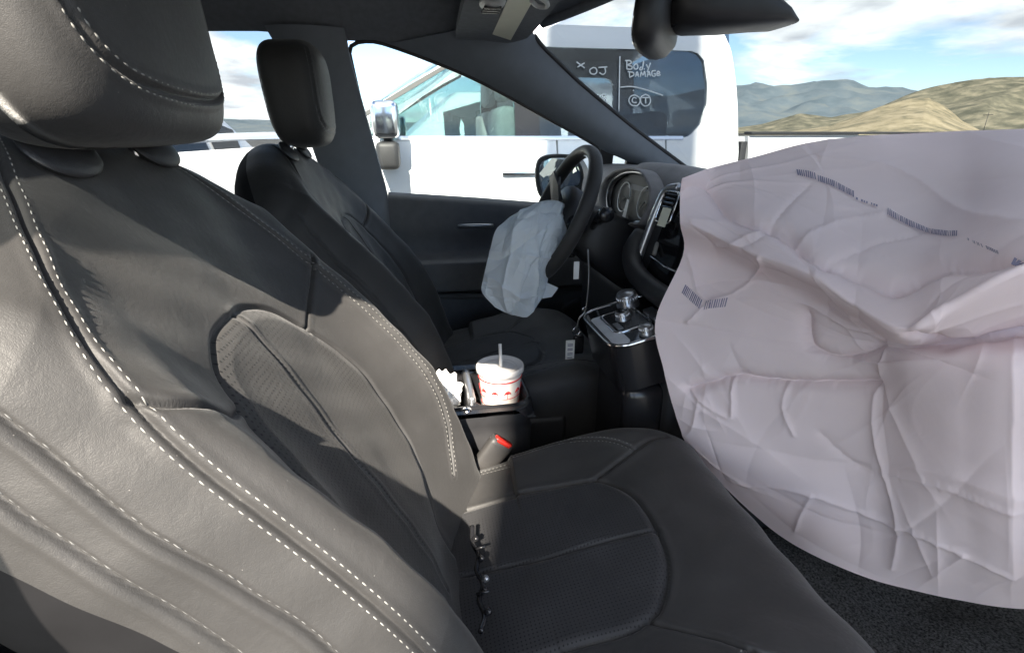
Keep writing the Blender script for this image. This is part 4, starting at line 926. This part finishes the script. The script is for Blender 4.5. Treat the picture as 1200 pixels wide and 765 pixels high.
def build_seat(root, mirror, shift, hi):
    """one seat; authored for the passenger side, mirrored in x for the driver's"""
    sh = np.array(shift, float); sg = np.array([-1., 1, 1]) if mirror else np.ones(3)
    W = lambda P: P * sg + sh
    fl = mirror
    # ---- back
    L = back_base(*((240, 24, 440) if hi else (110, 16, 200))); nv, nu = L.shape[:2]; P = to_world(L); N = vnormals(P, True)
    if (N[nv // 2, :10] * RW).sum() < 0: N = -N
    pts = P.reshape(-1, 3); nb = N.reshape(-1, 3); disp = np.zeros(len(pts)); lines = {}
    for k, ln in SEAM.items(): lines[k] = snap(to_world(np.array(ln, float)), pts, nb, 160)
    for k, kind in (('out', 'main'), ('inb', 'main'), ('side', 'pipe'), ('sidei', 'pipe'), ('side2', 'pipe'), ('mid', 'g'), ('shi', 'g'), ('sho', 'g')):
        if kind == 'pipe':
            near = dist_to_line(pts, lines[k]) < .03; og = offset_line(lines[k], pts[near], nb[near], .0075 if k != 'sidei' else -.0075)
            disp += .0020 * gauss(dist_to_line(pts, lines[k]), 0, .0034) - .0040 * gauss(dist_to_line(pts, og), 0, .0017)
            continue
        disp += seam_disp(dist_to_line(pts, lines[k]), kind)
    uu = L[..., 0].ravel(); vv = L[..., 1].ravel(); front = (nb @ RW) > .2
    poly = smooth_line(np.array(INS), 200); ins = in_poly(uu, vv, poly) & front
    il = np.column_stack([poly, np.zeros(len(poly))]); Lp = np.column_stack([uu, vv, np.zeros(len(uu))])
    di = np.where(front, dist_to_line(Lp, il), 9.); disp += -.0042 * gauss(di, 0, .0030) + np.where(ins, .0048 * (lambda q: q * q * (3 - 2 * q))(np.clip(di / .020, 0, 1)), 0)
    # soft upholstery unevenness
    disp += .0016 * np.sin(uu * 31 + vv * 17) * np.sin(vv * 23 - uu * 11) + .0010 * np.sin(uu * 70 - vv * 41) * np.sin(vv * 57)
    PD = pts + nb * disp[:, None]; PDg = PD.reshape(nv, nu, 3); ND = vnormals(PDg, True); ND = np.where((ND * N).sum(-1, keepdims=True) < 0, -ND, ND)
    Q = grid_faces(nv, nu, cu=True); cen = PD[Q].mean(1); flipq = np.einsum('ij,ij->i', np.cross(PD[Q[:, 1]] - PD[Q[:, 0]], PD[Q[:, 3]] - PD[Q[:, 0]]), nb[Q[:, 0]]).mean() < 0
    if flipq != fl: Q = Q[:, ::-1]
    midu = np.interp(vv, [.03, .108, .236, .362, .464], [.035, .033, .033, .023, .019])
    qi = ins[Q].mean(1) > .5; left = (uu[Q].mean(1) > midu[Q].mean(1)); outer = front[Q].mean(1) >= 0
    cut = 240 - 12 if hi else 110 - 6; qc = np.broadcast_to(np.arange(nu)[None, :], (nv - 1, nu)).ravel(); shell = (qc >= cut) & (qc < nu - cut)  # rear shell columns, coloured dark in place of the lower seat shadow
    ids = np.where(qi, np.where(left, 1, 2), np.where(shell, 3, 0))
    split_mesh([(0, 'backrest'), (1, 'backrest_insert'), (2, 'backrest_insert'), (3, 'seat_shell_shade')], W(PDg), ND * sg, Q, ids, {0: LEATHER, 1: PERF, 2: PERF, 3: SHELL_SHADE}, root)
    if hi:
        nd = ND.reshape(-1, 3); sub = slice(None)
        for k, offs in (('out', (-.0058, .0058)), ('inb', (-.0058, .0058)), ('side', (.0092,)), ('side2', (.0092,))):
            for j, of in enumerate(offs):
                near = dist_to_line(PD, lines[k]) < .02; parts = stitch_row(lines[k], pts[near], nb[near], disp[near], of, .0062, .0016, .00062 if k in ('out', 'inb') else .0005)
                ob = multi('stitching', [(W(v), f) for v, f in parts], THREAD if k == 'out' or (k == 'inb') else THREAD_DARK, root); ob['kind'] = 'stuff'
    else:
        nd = ND.reshape(-1, 3)
        for k in ('out', 'inb'):
            near = dist_to_line(PD, lines[k]) < .02; parts = stitch_row(lines[k], pts[near], nb[near], disp[near], .005, .007, .002, .0007)
            ob = multi('stitching', [(W(v), f) for v, f in parts], THREAD, root); ob['kind'] = 'stuff'
    # ---- cushion
    C0 = cush_base(*((170, 330) if hi else (80, 150))); n1, n2 = C0.shape[:2]; CN = vnormals(C0)
    if CN[n1 // 3, n2 // 2, 2] < 0: CN = -CN
    cp = C0.reshape(-1, 3); cn_ = CN.reshape(-1, 3); cd = np.zeros(len(cp)); topf = cn_[:, 2] > .35; flat = cp * [1, 1, 0]
    cl_ = smooth_line(np.array(CINS), 200); cl3 = np.column_stack([cl_, np.zeros(200)]); ci = in_poly(cp[:, 0], cp[:, 1], cl_) & topf
    dd = np.where(topf, dist_to_line(flat, cl3), 9.); cd += seam_disp(dd, 'g') * 1.2 + np.where(ci, .006 * (lambda q: q * q * (3 - 2 * q))(np.clip(dd / .016, 0, 1)), 0)
    clines = {}
    for k, ln in CSEAM.items():
        l3 = np.column_stack([smooth_line(np.array(ln), 120), np.zeros(120)]); d3 = np.where(topf, dist_to_line(flat, l3), 9.)
        cd += seam_disp(d3, 'main' if k in ('csti', 'csto') else 'g'); clines[k] = l3
    cd += .0022 * np.sin(cp[:, 0] * 27 + 1) * np.sin(cp[:, 1] * 21) + .0012 * np.sin(cp[:, 0] * 63) * np.sin(cp[:, 1] * 47 + 2)
    CD = cp + cn_ * cd[:, None]; CDg = CD.reshape(n1, n2, 3); CQ = grid_faces(n1, n2)
    CND = vnormals(CDg); CND = np.where((CND * CN).sum(-1, keepdims=True) < 0, -CND, CND)
    nz = np.cross(CD[CQ[:, 1]] - CD[CQ[:, 0]], CD[CQ[:, 3]] - CD[CQ[:, 0]])[:, 2].mean()
    if (nz < 0) != fl: CQ = CQ[:, ::-1]
    cmx = np.interp(cp[:, 1], [-.08, .118, .285], [.371, .387, .395]); qi = ci[CQ].mean(1) > .5; lf = cp[CQ][:, :, 0].mean(1) > cmx[CQ].mean(1)
    split_mesh([(0, 'cushion'), (1, 'cushion_insert'), (2, 'cushion_insert')], W(CDg), CND * sg, CQ, np.where(qi, np.where(lf, 1, 2), 0), {0: LEATHER, 1: PERF_H, 2: PERF_H}, root)
    cnd = vnormals(CDg).reshape(-1, 3); cnd = np.where((cnd * cn_).sum(1, keepdims=True) < 0, -cnd, cnd)
    for k in ('csti', 'csto'):
        l3 = clines[k].copy(); near0 = np.where(topf)[0]
        for p in l3: p[2] = CD[near0[np.argmin(((flat[near0] - p * [1, 1, 0]) ** 2).sum(1))], 2]
        near = dist_to_line(CD, l3) < .02
        for of in (-.005, .005):
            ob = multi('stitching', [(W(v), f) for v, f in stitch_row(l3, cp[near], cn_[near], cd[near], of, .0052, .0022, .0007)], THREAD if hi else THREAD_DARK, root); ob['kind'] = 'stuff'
    # ---- plastic side cover and base
    for s in (-1, 1):
        o = boxo('side_cover', (SX + s * .262 - .022, -.20, .50), (SX + s * .262 + .022, .30, .655), PLASTIC, None, .018, 3)
        o.data.transform(Matrix.Diagonal((sg[0], 1, 1, 1))); o.data.transform(Matrix.Translation(Vector(sh) - root.location)); o.parent = root
        if mirror: o.data.flip_normals()
    o = boxo('seat_base', (SX - .22, -.15, .37), (SX + .22, .35, .54), PLASTIC, None, .02)
    o.data.transform(Matrix.Diagonal((sg[0], 1, 1, 1))); o.data.transform(Matrix.Translation(Vector(sh) - root.location)); o.parent = root
    # ---- head restraint
    hc = np.array([SX + .006, -.300, 1.388]) if hi else np.array([SX, -.290, 1.386]); tilt = math.radians(5 if hi else 1); hv = np.array([0, -math.sin(tilt), math.cos(tilt)]); hw = np.array([0, math.cos(tilt), math.sin(tilt)])
    na, nb_ = (220, 150) if hi else (90, 60); e1, e2 = (.42, .42) if hi else (.55, .50)
    th = np.linspace(0, 2 * math.pi, na, endpoint=False); ph = np.linspace(-math.pi / 2, math.pi / 2, nb_)
    pw = lambda x, e: np.sign(x) * np.abs(x) ** e
    PH, TH = np.meshgrid(ph, th, indexing='ij')
    hwid, hhei = (.156, .118) if hi else (.128, .110)
    u_ = hwid * pw(np.cos(PH), e1) * pw(np.cos(TH), e2); w_ = .058 * pw(np.cos(PH), e1) * pw(np.sin(TH), e2); v_ = hhei * pw(np.sin(PH), e1)
    u_ = u_ * (1 + .05 * (v_ / .118)); w_ = w_ + .012 * (1 - (u_ / .14) ** 2) * (w_ > 0) - (.018 if hi else .008) * (v_ / .118) * (w_ < 0)
    H = hc + u_[..., None] * np.array([1., 0, 0]) + v_[..., None] * hv + w_[..., None] * hw
    HN = vnormals(H, True); HN = np.where((HN * (H - hc)).sum(-1, keepdims=True) < 0, -HN, HN)
    rc = rrect(-.112, .112, -.090, .130, .045, 10); rl = [(a, b) for a, b in rc if b < .112]; rl = sorted(range(len(rc)), key=lambda i: 0)
    loopl = [*[(a * hwid / .142, b * hhei / .118) for a, b in ((-.126, .112), (-.128, .05), (-.126, -.02), (-.117, -.050), (-.092, -.072), (-.045, -.080), (0, -.082), (.045, -.080), (.092, -.072), (.117, -.050), (.126, -.02), (.128, .05), (.126, .112))]]
    hp = H.reshape(-1, 3); hn = HN.reshape(-1, 3); fm = (hn @ hw) > .0
    l3 = snap([hc + a * np.array([1., 0, 0]) + b * hv + .066 * hw for a, b in loopl], hp[fm], hn[fm], 200)
    hd_ = seam_disp(dist_to_line(hp, l3), 'main') * 1.1; HD = hp + hn * hd_[:, None]; HDg = HD.reshape(nb_, na, 3)
    HQ = grid_faces(nb_, na, cu=True); chk = np.einsum('ij,ij->i', np.cross(HD[HQ[:, 1]] - HD[HQ[:, 0]], HD[HQ[:, 3]] - HD[HQ[:, 0]]), hn[HQ[:, 0]]).mean()
    if (chk < 0) != fl: HQ = HQ[:, ::-1]
    hr = fast_mesh('headrest', W(HDg), HQ, LEATHER, root)
    hnd = vnormals(HDg, True).reshape(-1, 3); hnd = np.where((hnd * hn).sum(1, keepdims=True) < 0, -hnd, hnd); near = dist_to_line(HD, l3) < .02
    for of in (-.0055, .0055):
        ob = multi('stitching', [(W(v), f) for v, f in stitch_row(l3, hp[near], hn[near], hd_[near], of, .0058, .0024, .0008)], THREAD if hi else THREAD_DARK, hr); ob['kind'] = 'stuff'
    for s in (-1, 1):
        p0 = hc + np.array([s * .068, -.018, 0]) - hv * .10; p1 = p0 + np.array([0, -.020, -.075])
        V_, F_ = tube_arrays(resample([p0, p1], 12), .0068, 14); mesh('headrest_post', W(V_), F_, CHROME, root)
        nt_ = []
        for k in range(4):
            c = p0 + (p1 - p0) * (.30 + .12 * k); nt_.append(tube_arrays([c + np.array([.004, .004, .003]), c + np.array([-.004, .0055, -.003])], .0030, 6))
        multi('post_notches', [(W(v), f) for v, f in nt_], PLASTIC_G, root)
        bm = bmesh.new(); bmesh.ops.create_uvsphere(bm, u_segments=28, v_segments=14, radius=1); bmesh.ops.scale(bm, vec=(.042, .026, .008), verts=bm.verts)
        bmesh.ops.rotate(bm, verts=bm.verts, cent=(0, 0, 0), matrix=Matrix.Rotation(math.radians(-52), 3, 'X'))
        bmesh.ops.translate(bm, verts=bm.verts, vec=Vector(W(to_world(np.array([s * .078 - .010, .648, .001])))))
        bm_obj('post_bezel', bm, PLASTIC, root)
seat_p = empty('car_seat', (SX, 0, .37), 'large black leather passenger seat in the foreground, half in sunlight', 'car seat', 'front seats')
build_seat(seat_p, False, (0, 0, 0), True)
DSH = (-.01, .000, -.02)
seat_d = empty('car_seat', (-SX + DSH[0], DSH[1], .37), 'black leather driver seat in shade behind the passenger seat', 'car seat', 'front seats')
build_seat(seat_d, True, DSH, False)

# wiring with connectors in the crease of the passenger seat
wr = empty('seat_wiring', (.42, .0, .70), 'thin black wiring with grey connectors lying in the seat crease', 'wiring')
wl_ = smooth_line(np.array([(.335, .018, .735), (.36, .016, .728), (.385, .022, .726), (.41, .016, .727), (.435, .022, .726), (.46, .014, .728), (.485, .018, .73), (.51, .01, .735)]), 60)
tube('cable', wl_, .0035, PLASTIC_G, wr, 8)
for k, (i, m_) in enumerate(((8, PLASTIC_G), (20, PLASTIC_G), (32, SILVER), (38, PLASTIC_G), (50, PLASTIC_G))):
    c = wl_[i]; lathe('connector', [(0, -.005), (.003, -.005), (.0045, -.003), (.0045, .003), (.003, .005), (.0015, .006), (0, .006)], m_, wr, 18, c + np.array([0, .004, .004]), (.4, .5, .75))
for i in (14, 40): tube('cable_tie', [wl_[i] + np.array([0, -.004, .004]), wl_[i] + np.array([.003, .012, .010])], .002, PLASTIC_G, wr, 6)

# ------------------------------------------------------------------ the deployed airbags
def tensor(G, n, m):
    G = np.asarray(G, float); A = np.stack([catmull(G[:, j], n) for j in range(G.shape[1])], 1); return np.stack([catmull(A[i], m) for i in range(n)], 0)
def pillow(name, G, n, m, creases, deep, parent, mat, wrinkle, seed, gain=1.0):
    """closed fabric bag: a front sheet through the control net G, creased, and a back sheet bulging the other way"""
    S = tensor(G, n, m); N = vnormals(S); 
    if (N.reshape(-1, 3) @ (CAM - S.reshape(-1, 3).mean(0))).sum() < 0: N = -N
    pts = S.reshape(-1, 3); nb = N.reshape(-1, 3); d = np.zeros(len(pts))
    def lift(line): 
        q = np.array(line); i = np.clip(np.round(q[:, 0] * (n - 1)).astype(int), 0, n - 1); j = np.clip(np.round(q[:, 1] * (m - 1)).astype(int), 0, m - 1); return S[i, j]
    for k, (ln, amp, wd) in creases.items():
        L3 = lift(smooth_line(np.array(ln), 60)); dl = dist_to_line(pts, L3); d += gain * amp * np.exp(-(np.sqrt(dl * dl + 1e-6) - .001) / wd)
    # straight sharp fabric creases, mostly along the old folding lines
    ci_ = np.linspace(0, 1, n)[:, None] * np.linalg.norm(np.diff(S[:, m // 2], axis=0), axis=1).sum() + 0 * S[..., 0]; cj_ = np.linspace(0, 1, m)[None, :] * np.linalg.norm(np.diff(S[n // 2], axis=0), axis=1).sum() + 0 * S[..., 0]
    ci_ = ci_.ravel(); cj_ = cj_.ravel(); r2 = random.Random(int(seed * 10)); sc_ = 5.0 / wrinkle[0]
    for k in range(wrinkle[4]):
        c = (r2.uniform(0, ci_.max()), r2.uniform(0, cj_.max())); th = r2.choice([0, 0, math.pi / 2, math.pi / 2, r2.uniform(0, 3.14), r2.uniform(0, 3.14)]) + r2.gauss(0, .18)
        ln = r2.uniform(.05, .20) * sc_; wd = r2.uniform(.003, .009) * sc_; am = r2.choice([-1, 1, 1]) * wd * r2.uniform(.25, .5)
        tt_ = (ci_ - c[0]) * math.cos(th) + (cj_ - c[1]) * math.sin(th); ss = -(ci_ - c[0]) * math.sin(th) + (cj_ - c[1]) * math.cos(th) + 1.2 * tt_ ** 2 * r2.uniform(-1, 1)
        asym = np.where(ss > 0, ss / wd, -ss / (wd * r2.uniform(1.2, 3.0)))
        d += (wrinkle[5] if len(wrinkle) > 5 else 1) * am * np.exp(-asym) * np.clip(1 - (tt_ / ln) ** 2, 0, 1) ** 1.5
    for i, p in enumerate(pts):
        v = Vector(p) 
        f = mnoise.voronoi(v * wrinkle[0] + Vector((seed, 0, 0)))[0]; cell = min(f[1] - f[0], .6)
        f2 = mnoise.noise(v * wrinkle[0] * 2.3 + Vector((0, seed, 0)))
        f3 = 1 - abs(mnoise.noise(v * wrinkle[0] * 1.4 + Vector((0, 0, seed)))) * 2
        d[i] += wrinkle[1] * (cell - .3) + wrinkle[2] * f2 + wrinkle[3] * max(f3, 0) ** 4
    a = np.linspace(0, 1, n)[:, None]; b = np.linspace(0, 1, m)[None, :]
    edge = np.clip(np.minimum(np.minimum(a, 1 - a) * 14, np.minimum(b, 1 - b) * 14), 0, 1)
    Fr = S + N * (d.reshape(n, m) * (.35 + .65 * edge))[..., None]
    env = (np.sin(np.pi * a) * np.sin(np.pi * b)) ** .45
    Bk = S + env[..., None] * np.array(deep)[None, None]
    st_ = 10; Bk = Bk[np.r_[0:n - 1:st_, n - 1]][:, np.r_[0:m - 1:st_, m - 1]]; k = n * m      # the hidden back sheet is coarse
    V = np.vstack([Fr.reshape(-1, 3), Bk.reshape(-1, 3)]); Q = grid_faces(n, m); QB = grid_faces(Bk.shape[0], Bk.shape[1])[:, ::-1] + k
    fl = np.einsum('ij,ij->i', np.cross(V[Q[:, 1]] - V[Q[:, 0]], V[Q[:, 3]] - V[Q[:, 0]]), nb[Q[:, 0]]).mean() < 0
    QQ = np.vstack([Q, QB]); QQ = QQ[:, ::-1] if fl else QQ
    return fast_mesh(name, V, QQ, mat, parent), Fr, N
BAG = [[[0.15, 0.392, 1.217], [0.11, 0.461, 1.23], [0.11, 0.543, 1.248], [0.13, 0.621, 1.27], [0.16, 0.698, 1.281], [0.19, 0.756, 1.285], [0.24, 0.787, 1.288], [0.33, 0.793, 1.29], [0.4, 0.892, 1.291]], [[0.14, 0.396, 1.19], [0.15, 0.454, 1.201], [0.19, 0.512, 1.201], [0.24, 0.566, 1.192], [0.3, 0.609, 1.182], [0.35, 0.635, 1.185], [0.4, 0.64, 1.2], [0.47, 0.639, 1.227], [0.53, 0.704, 1.244]], [[0.158, 0.392, 1.146], [0.218, 0.437, 1.13], [0.298, 0.455, 1.119], [0.378, 0.463, 1.114], [0.458, 0.467, 1.095], [0.528, 0.458, 1.094], [0.558, 0.469, 1.128], [0.598, 0.484, 1.176], [0.638, 0.532, 1.216]], [[0.128, 0.42, 1.084], [0.173, 0.473, 1.074], [0.238, 0.508, 1.065], [0.308, 0.533, 1.054], [0.383, 0.55, 1.037], [0.453, 0.553, 1.042], [0.493, 0.575, 1.056], [0.538, 0.603, 1.084], [0.583, 0.682, 1.112]], [[0.12, 0.385, 0.963], [0.18, 0.448, 0.965], [0.25, 0.5, 0.965], [0.33, 0.536, 0.973], [0.41, 0.56, 0.989], [0.48, 0.543, 1.025], [0.53, 0.541, 1.053], [0.58, 0.55, 1.076], [0.62, 0.629, 1.094]], [[0.14, 0.403, 0.867], [0.19, 0.451, 0.865], [0.26, 0.5, 0.884], [0.34, 0.545, 0.898], [0.42, 0.573, 0.918], [0.485, 0.564, 0.95], [0.54, 0.555, 0.983], [0.59, 0.562, 1.016], [0.63, 0.645, 1.035]], [[0.16, 0.429, 0.776], [0.22, 0.477, 0.752], [0.29, 0.53, 0.739], [0.36, 0.585, 0.724], [0.42, 0.637, 0.732], [0.48, 0.638, 0.768], [0.525, 0.648, 0.792], [0.575, 0.661, 0.828], [0.62, 0.762, 0.853]], [[0.16, 0.456, 0.715], [0.21, 0.521, 0.642], [0.27, 0.591, 0.582], [0.33, 0.643, 0.565], [0.385, 0.703, 0.559], [0.43, 0.742, 0.573], [0.47, 0.779, 0.589], [0.52, 0.823, 0.619], [0.56, 0.987, 0.628]]]
CREASES = {'fold': ([(0.271, 0.031), (0.286, 0.125), (0.286, 0.25), (0.286, 0.375), (0.286, 0.5), (0.286, 0.625), (0.286, 0.75), (0.286, 0.875)], 0.005, 0.007), 'v1': ([(0.1, 0.103), (0.204, 0.141), (0.221, 0.209), (0.221, 0.275), (0.246, 0.384), (0.236, 0.469), (0.232, 0.591)], -0.0135, 0.0124), 'v2': ([(0.232, 0.591), (0.225, 0.644), (0.229, 0.741), (0.264, 0.875)], -0.0112, 0.0109), 'arc': ([(0.296, 0.241), (0.425, 0.219), (0.482, 0.178), (0.511, 0.125), (0.564, 0.081)], 0.0037, 0.0035), 'a2': ([(0.425, 0.013), (0.496, 0.078), (0.514, 0.128)], 0.0031, 0.0035), 'k1': ([(0.479, 0.362), (0.532, 0.366), (0.557, 0.384), (0.561, 0.438), (0.482, 0.547)], -0.0135, 0.0109), 'k2': ([(0.739, 0.081), (0.693, 0.209), (0.693, 0.259), (0.682, 0.341), (0.657, 0.434), (0.632, 0.5)], -0.0158, 0.0101), 'k2b': ([(0.743, 0.081), (0.768, 0.144), (0.775, 0.194), (0.7, 0.206)], 0.0036, 0.004), 'k3': ([(0.475, 0.562), (0.632, 0.509), (0.743, 0.506), (0.8, 0.528), (0.868, 0.553), (0.961, 0.55)], 0.0031, 0.006), 'k4': ([(0.446, 0.863), (0.732, 0.859), (0.825, 0.859), (0.989, 0.856)], 0.0018, 0.004), 'k5': ([(0.689, 0.328), (0.739, 0.316), (0.775, 0.331)], 0.0022, 0.004), 'k6': ([(0.793, 0.5), (0.793, 0.553), (0.8, 0.709), (0.821, 0.863)], 0.0022, 0.006), 'k7': ([(0.943, 0.159), (0.886, 0.266), (0.857, 0.356), (0.857, 0.444), (0.868, 0.553), (0.893, 0.75), (0.918, 0.853)], 0.0027, 0.0065), 'k8': ([(0.857, 0.356), (0.904, 0.334), (0.961, 0.316)], 0.0022, 0.004), 'k9': ([(0.893, 0.75), (0.939, 0.688), (0.996, 0.631)], 0.0022, 0.005), 'k10': ([(0.304, 0.631), (0.411, 0.756), (0.429, 0.875)], -0.0112, 0.0093), 'k11': ([(0.761, 0.388), (0.789, 0.45), (0.793, 0.503)], -0.0022, 0.007), 'k12': ([(0.761, 0.109), (0.946, 0.0)], 0.0027, 0.005), 'k13': ([(0.229, 0.234), (0.264, 0.181), (0.346, 0.1)], 0.0025, 0.004), 'u1': ([(0.289, 0.181), (0.211, 0.269), (0.111, 0.366)], -0.0025, 0.006), 'u2': ([(0.236, 0.328), (0.175, 0.434), (0.146, 0.544)], 0.0025, 0.007), 'u3': ([(0.254, 0.4), (0.196, 0.509), (0.171, 0.641)], -0.0025, 0.007), 'u4': ([(0.043, 0.397), (0.079, 0.597), (0.211, 0.872)], 0.0031, 0.01)}
pab = empty('passenger_airbag', (.4, .6, .7), 'huge pale lilac passenger airbag hanging creased from the dashboard', 'airbag')
bag, FR, FN = pillow('bag', BAG, 420, 480, CREASES, (-.10, .24, -.03), pab, AIRBAG, (4, .003, .005, .001, 90, 1.0), 4.0, 1.35)
def bagpt(a, b, o=.0022):
    i, j = a * 419, b * 479; i0, j0 = int(min(i, 418)), int(min(j, 478)); fi, fj = i - i0, j - j0
    p = (FR[i0, j0] * (1 - fi) + FR[i0 + 1, j0] * fi) * (1 - fj) + (FR[i0, j0 + 1] * (1 - fi) + FR[i0 + 1, j0 + 1] * fi) * fj
    return p + FN[i0, j0] * o
PRINT = [[(0.075, 0.338), (0.089, 0.381)], [(0.093, 0.384), (0.118, 0.463)], [(0.129, 0.466), (0.139, 0.531)], [(0.143, 0.544), (0.189, 0.756)], [(0.2, 0.772), (0.236, 0.831)], [(0.25, 0.85), (0.271, 0.875)], [(0.489, 0.041), (0.514, 0.103)], [(0.514, 0.113), (0.496, 0.166)]]
for q_, (p0, p1) in enumerate(PRINT):
    Vp = []; Fp = []; p0 = np.array(p0); p1 = np.array(p1); nbar = int(np.linalg.norm(bagpt(*p1) - bagpt(*p0)) / .0034)
    hh = .016 if q_ in (0, 1, 3, 5, 6, 7) else .006
    rr_ = random.Random(q_)
    for k in range(max(nbar, 3)):
        w_ = rr_.uniform(.35, .75); c = p0 + (p1 - p0) * (k / max(nbar, 3)); e = p0 + (p1 - p0) * ((k + w_) / max(nbar, 3))
        if q_ in (2, 4) and rr_.random() < .3: continue
        base = len(Vp)
        dn = bagpt(c[0] + .02, c[1]) - bagpt(c[0], c[1]); dn = dn / np.linalg.norm(dn) * hh
        for pt, dv in ((c, 0), (e, 0), (e, 1), (c, 1)): Vp.append(bagpt(*pt) + dn * dv)
        Fp.append((base, base + 1, base + 2, base + 3))
    mesh('printed_barcode', Vp, Fp, INK, pab, False)
# the torn dash door it came out of, under the bag
DBAG = [[[-0.31, 0.278, 1.124], [-0.32, 0.291, 1.127], [-0.33, 0.309, 1.128], [-0.34, 0.33, 1.122], [-0.35, 0.342, 1.11]], [[-0.25, 0.157, 1.089], [-0.23, 0.202, 1.11], [-0.24, 0.241, 1.12], [-0.27, 0.3, 1.11], [-0.32, 0.34, 1.073]], [[-0.25, 0.128, 1.023], [-0.21, 0.171, 1.05], [-0.2, 0.217, 1.06], [-0.23, 0.277, 1.052], [-0.29, 0.322, 1.018]], [[-0.26, 0.113, 0.958], [-0.22, 0.156, 0.981], [-0.2, 0.197, 0.99], [-0.22, 0.243, 0.983], [-0.27, 0.283, 0.963]], [[-0.26, 0.108, 0.921], [-0.23, 0.146, 0.915], [-0.21, 0.185, 0.919], [-0.23, 0.225, 0.915], [-0.26, 0.267, 0.913]], [[-0.25, 0.138, 0.883], [-0.24, 0.163, 0.871], [-0.24, 0.191, 0.861], [-0.24, 0.219, 0.857], [-0.25, 0.243, 0.877]]]
DCR = {'a': ([(.0, .1), (.3, .25), (.6, .3), (.95, .35)], .006, .008), 'b': ([(.1, .9), (.35, .6), (.5, .2), (.45, .0)], -.006, .008), 'c': ([(.15, .5), (.4, .55), (.7, .75), (.95, .8)], .006, .007),
       'd': ([(.6, .05), (.7, .3), (.8, .6), (.75, .95)], .005, .007), 'e': ([(.2, .05), (.25, .4), (.2, .75)], -.006, .007), 'f': ([(.5, .5), (.52, .75), (.48, .98)], .005, .006), 'g': ([(.85, .1), (.8, .4), (.9, .7)], -.004, .006)}
dab = empty('driver_airbag', (-.28, .2, .85), 'crumpled bluish white driver airbag drooping from the steering wheel hub', 'airbag')
pillow('bag', DBAG, 220, 190, DCR, (-.13, .03, 0), dab, AIRBAG_B, (7, .008, .006, .004, 90, 1.6), 9.0, 1.3)
mesh('loose_corner', [(-.262, .262, .895), (-.262, .265, .94), (-.250, .300, .925), (-.256, .285, .900)], [(0, 1, 2, 3)], AIRBAG_B, dab)

# the driver's door, the steering wheel and the windshield are parts of the van
for o in (door, sw, wso):
    o.parent = van; o.matrix_parent_inverse = Matrix.Identity(4); o.location = o.location - van.location
    for k in ('category', 'label', 'group'):
        if k in o: del o[k]
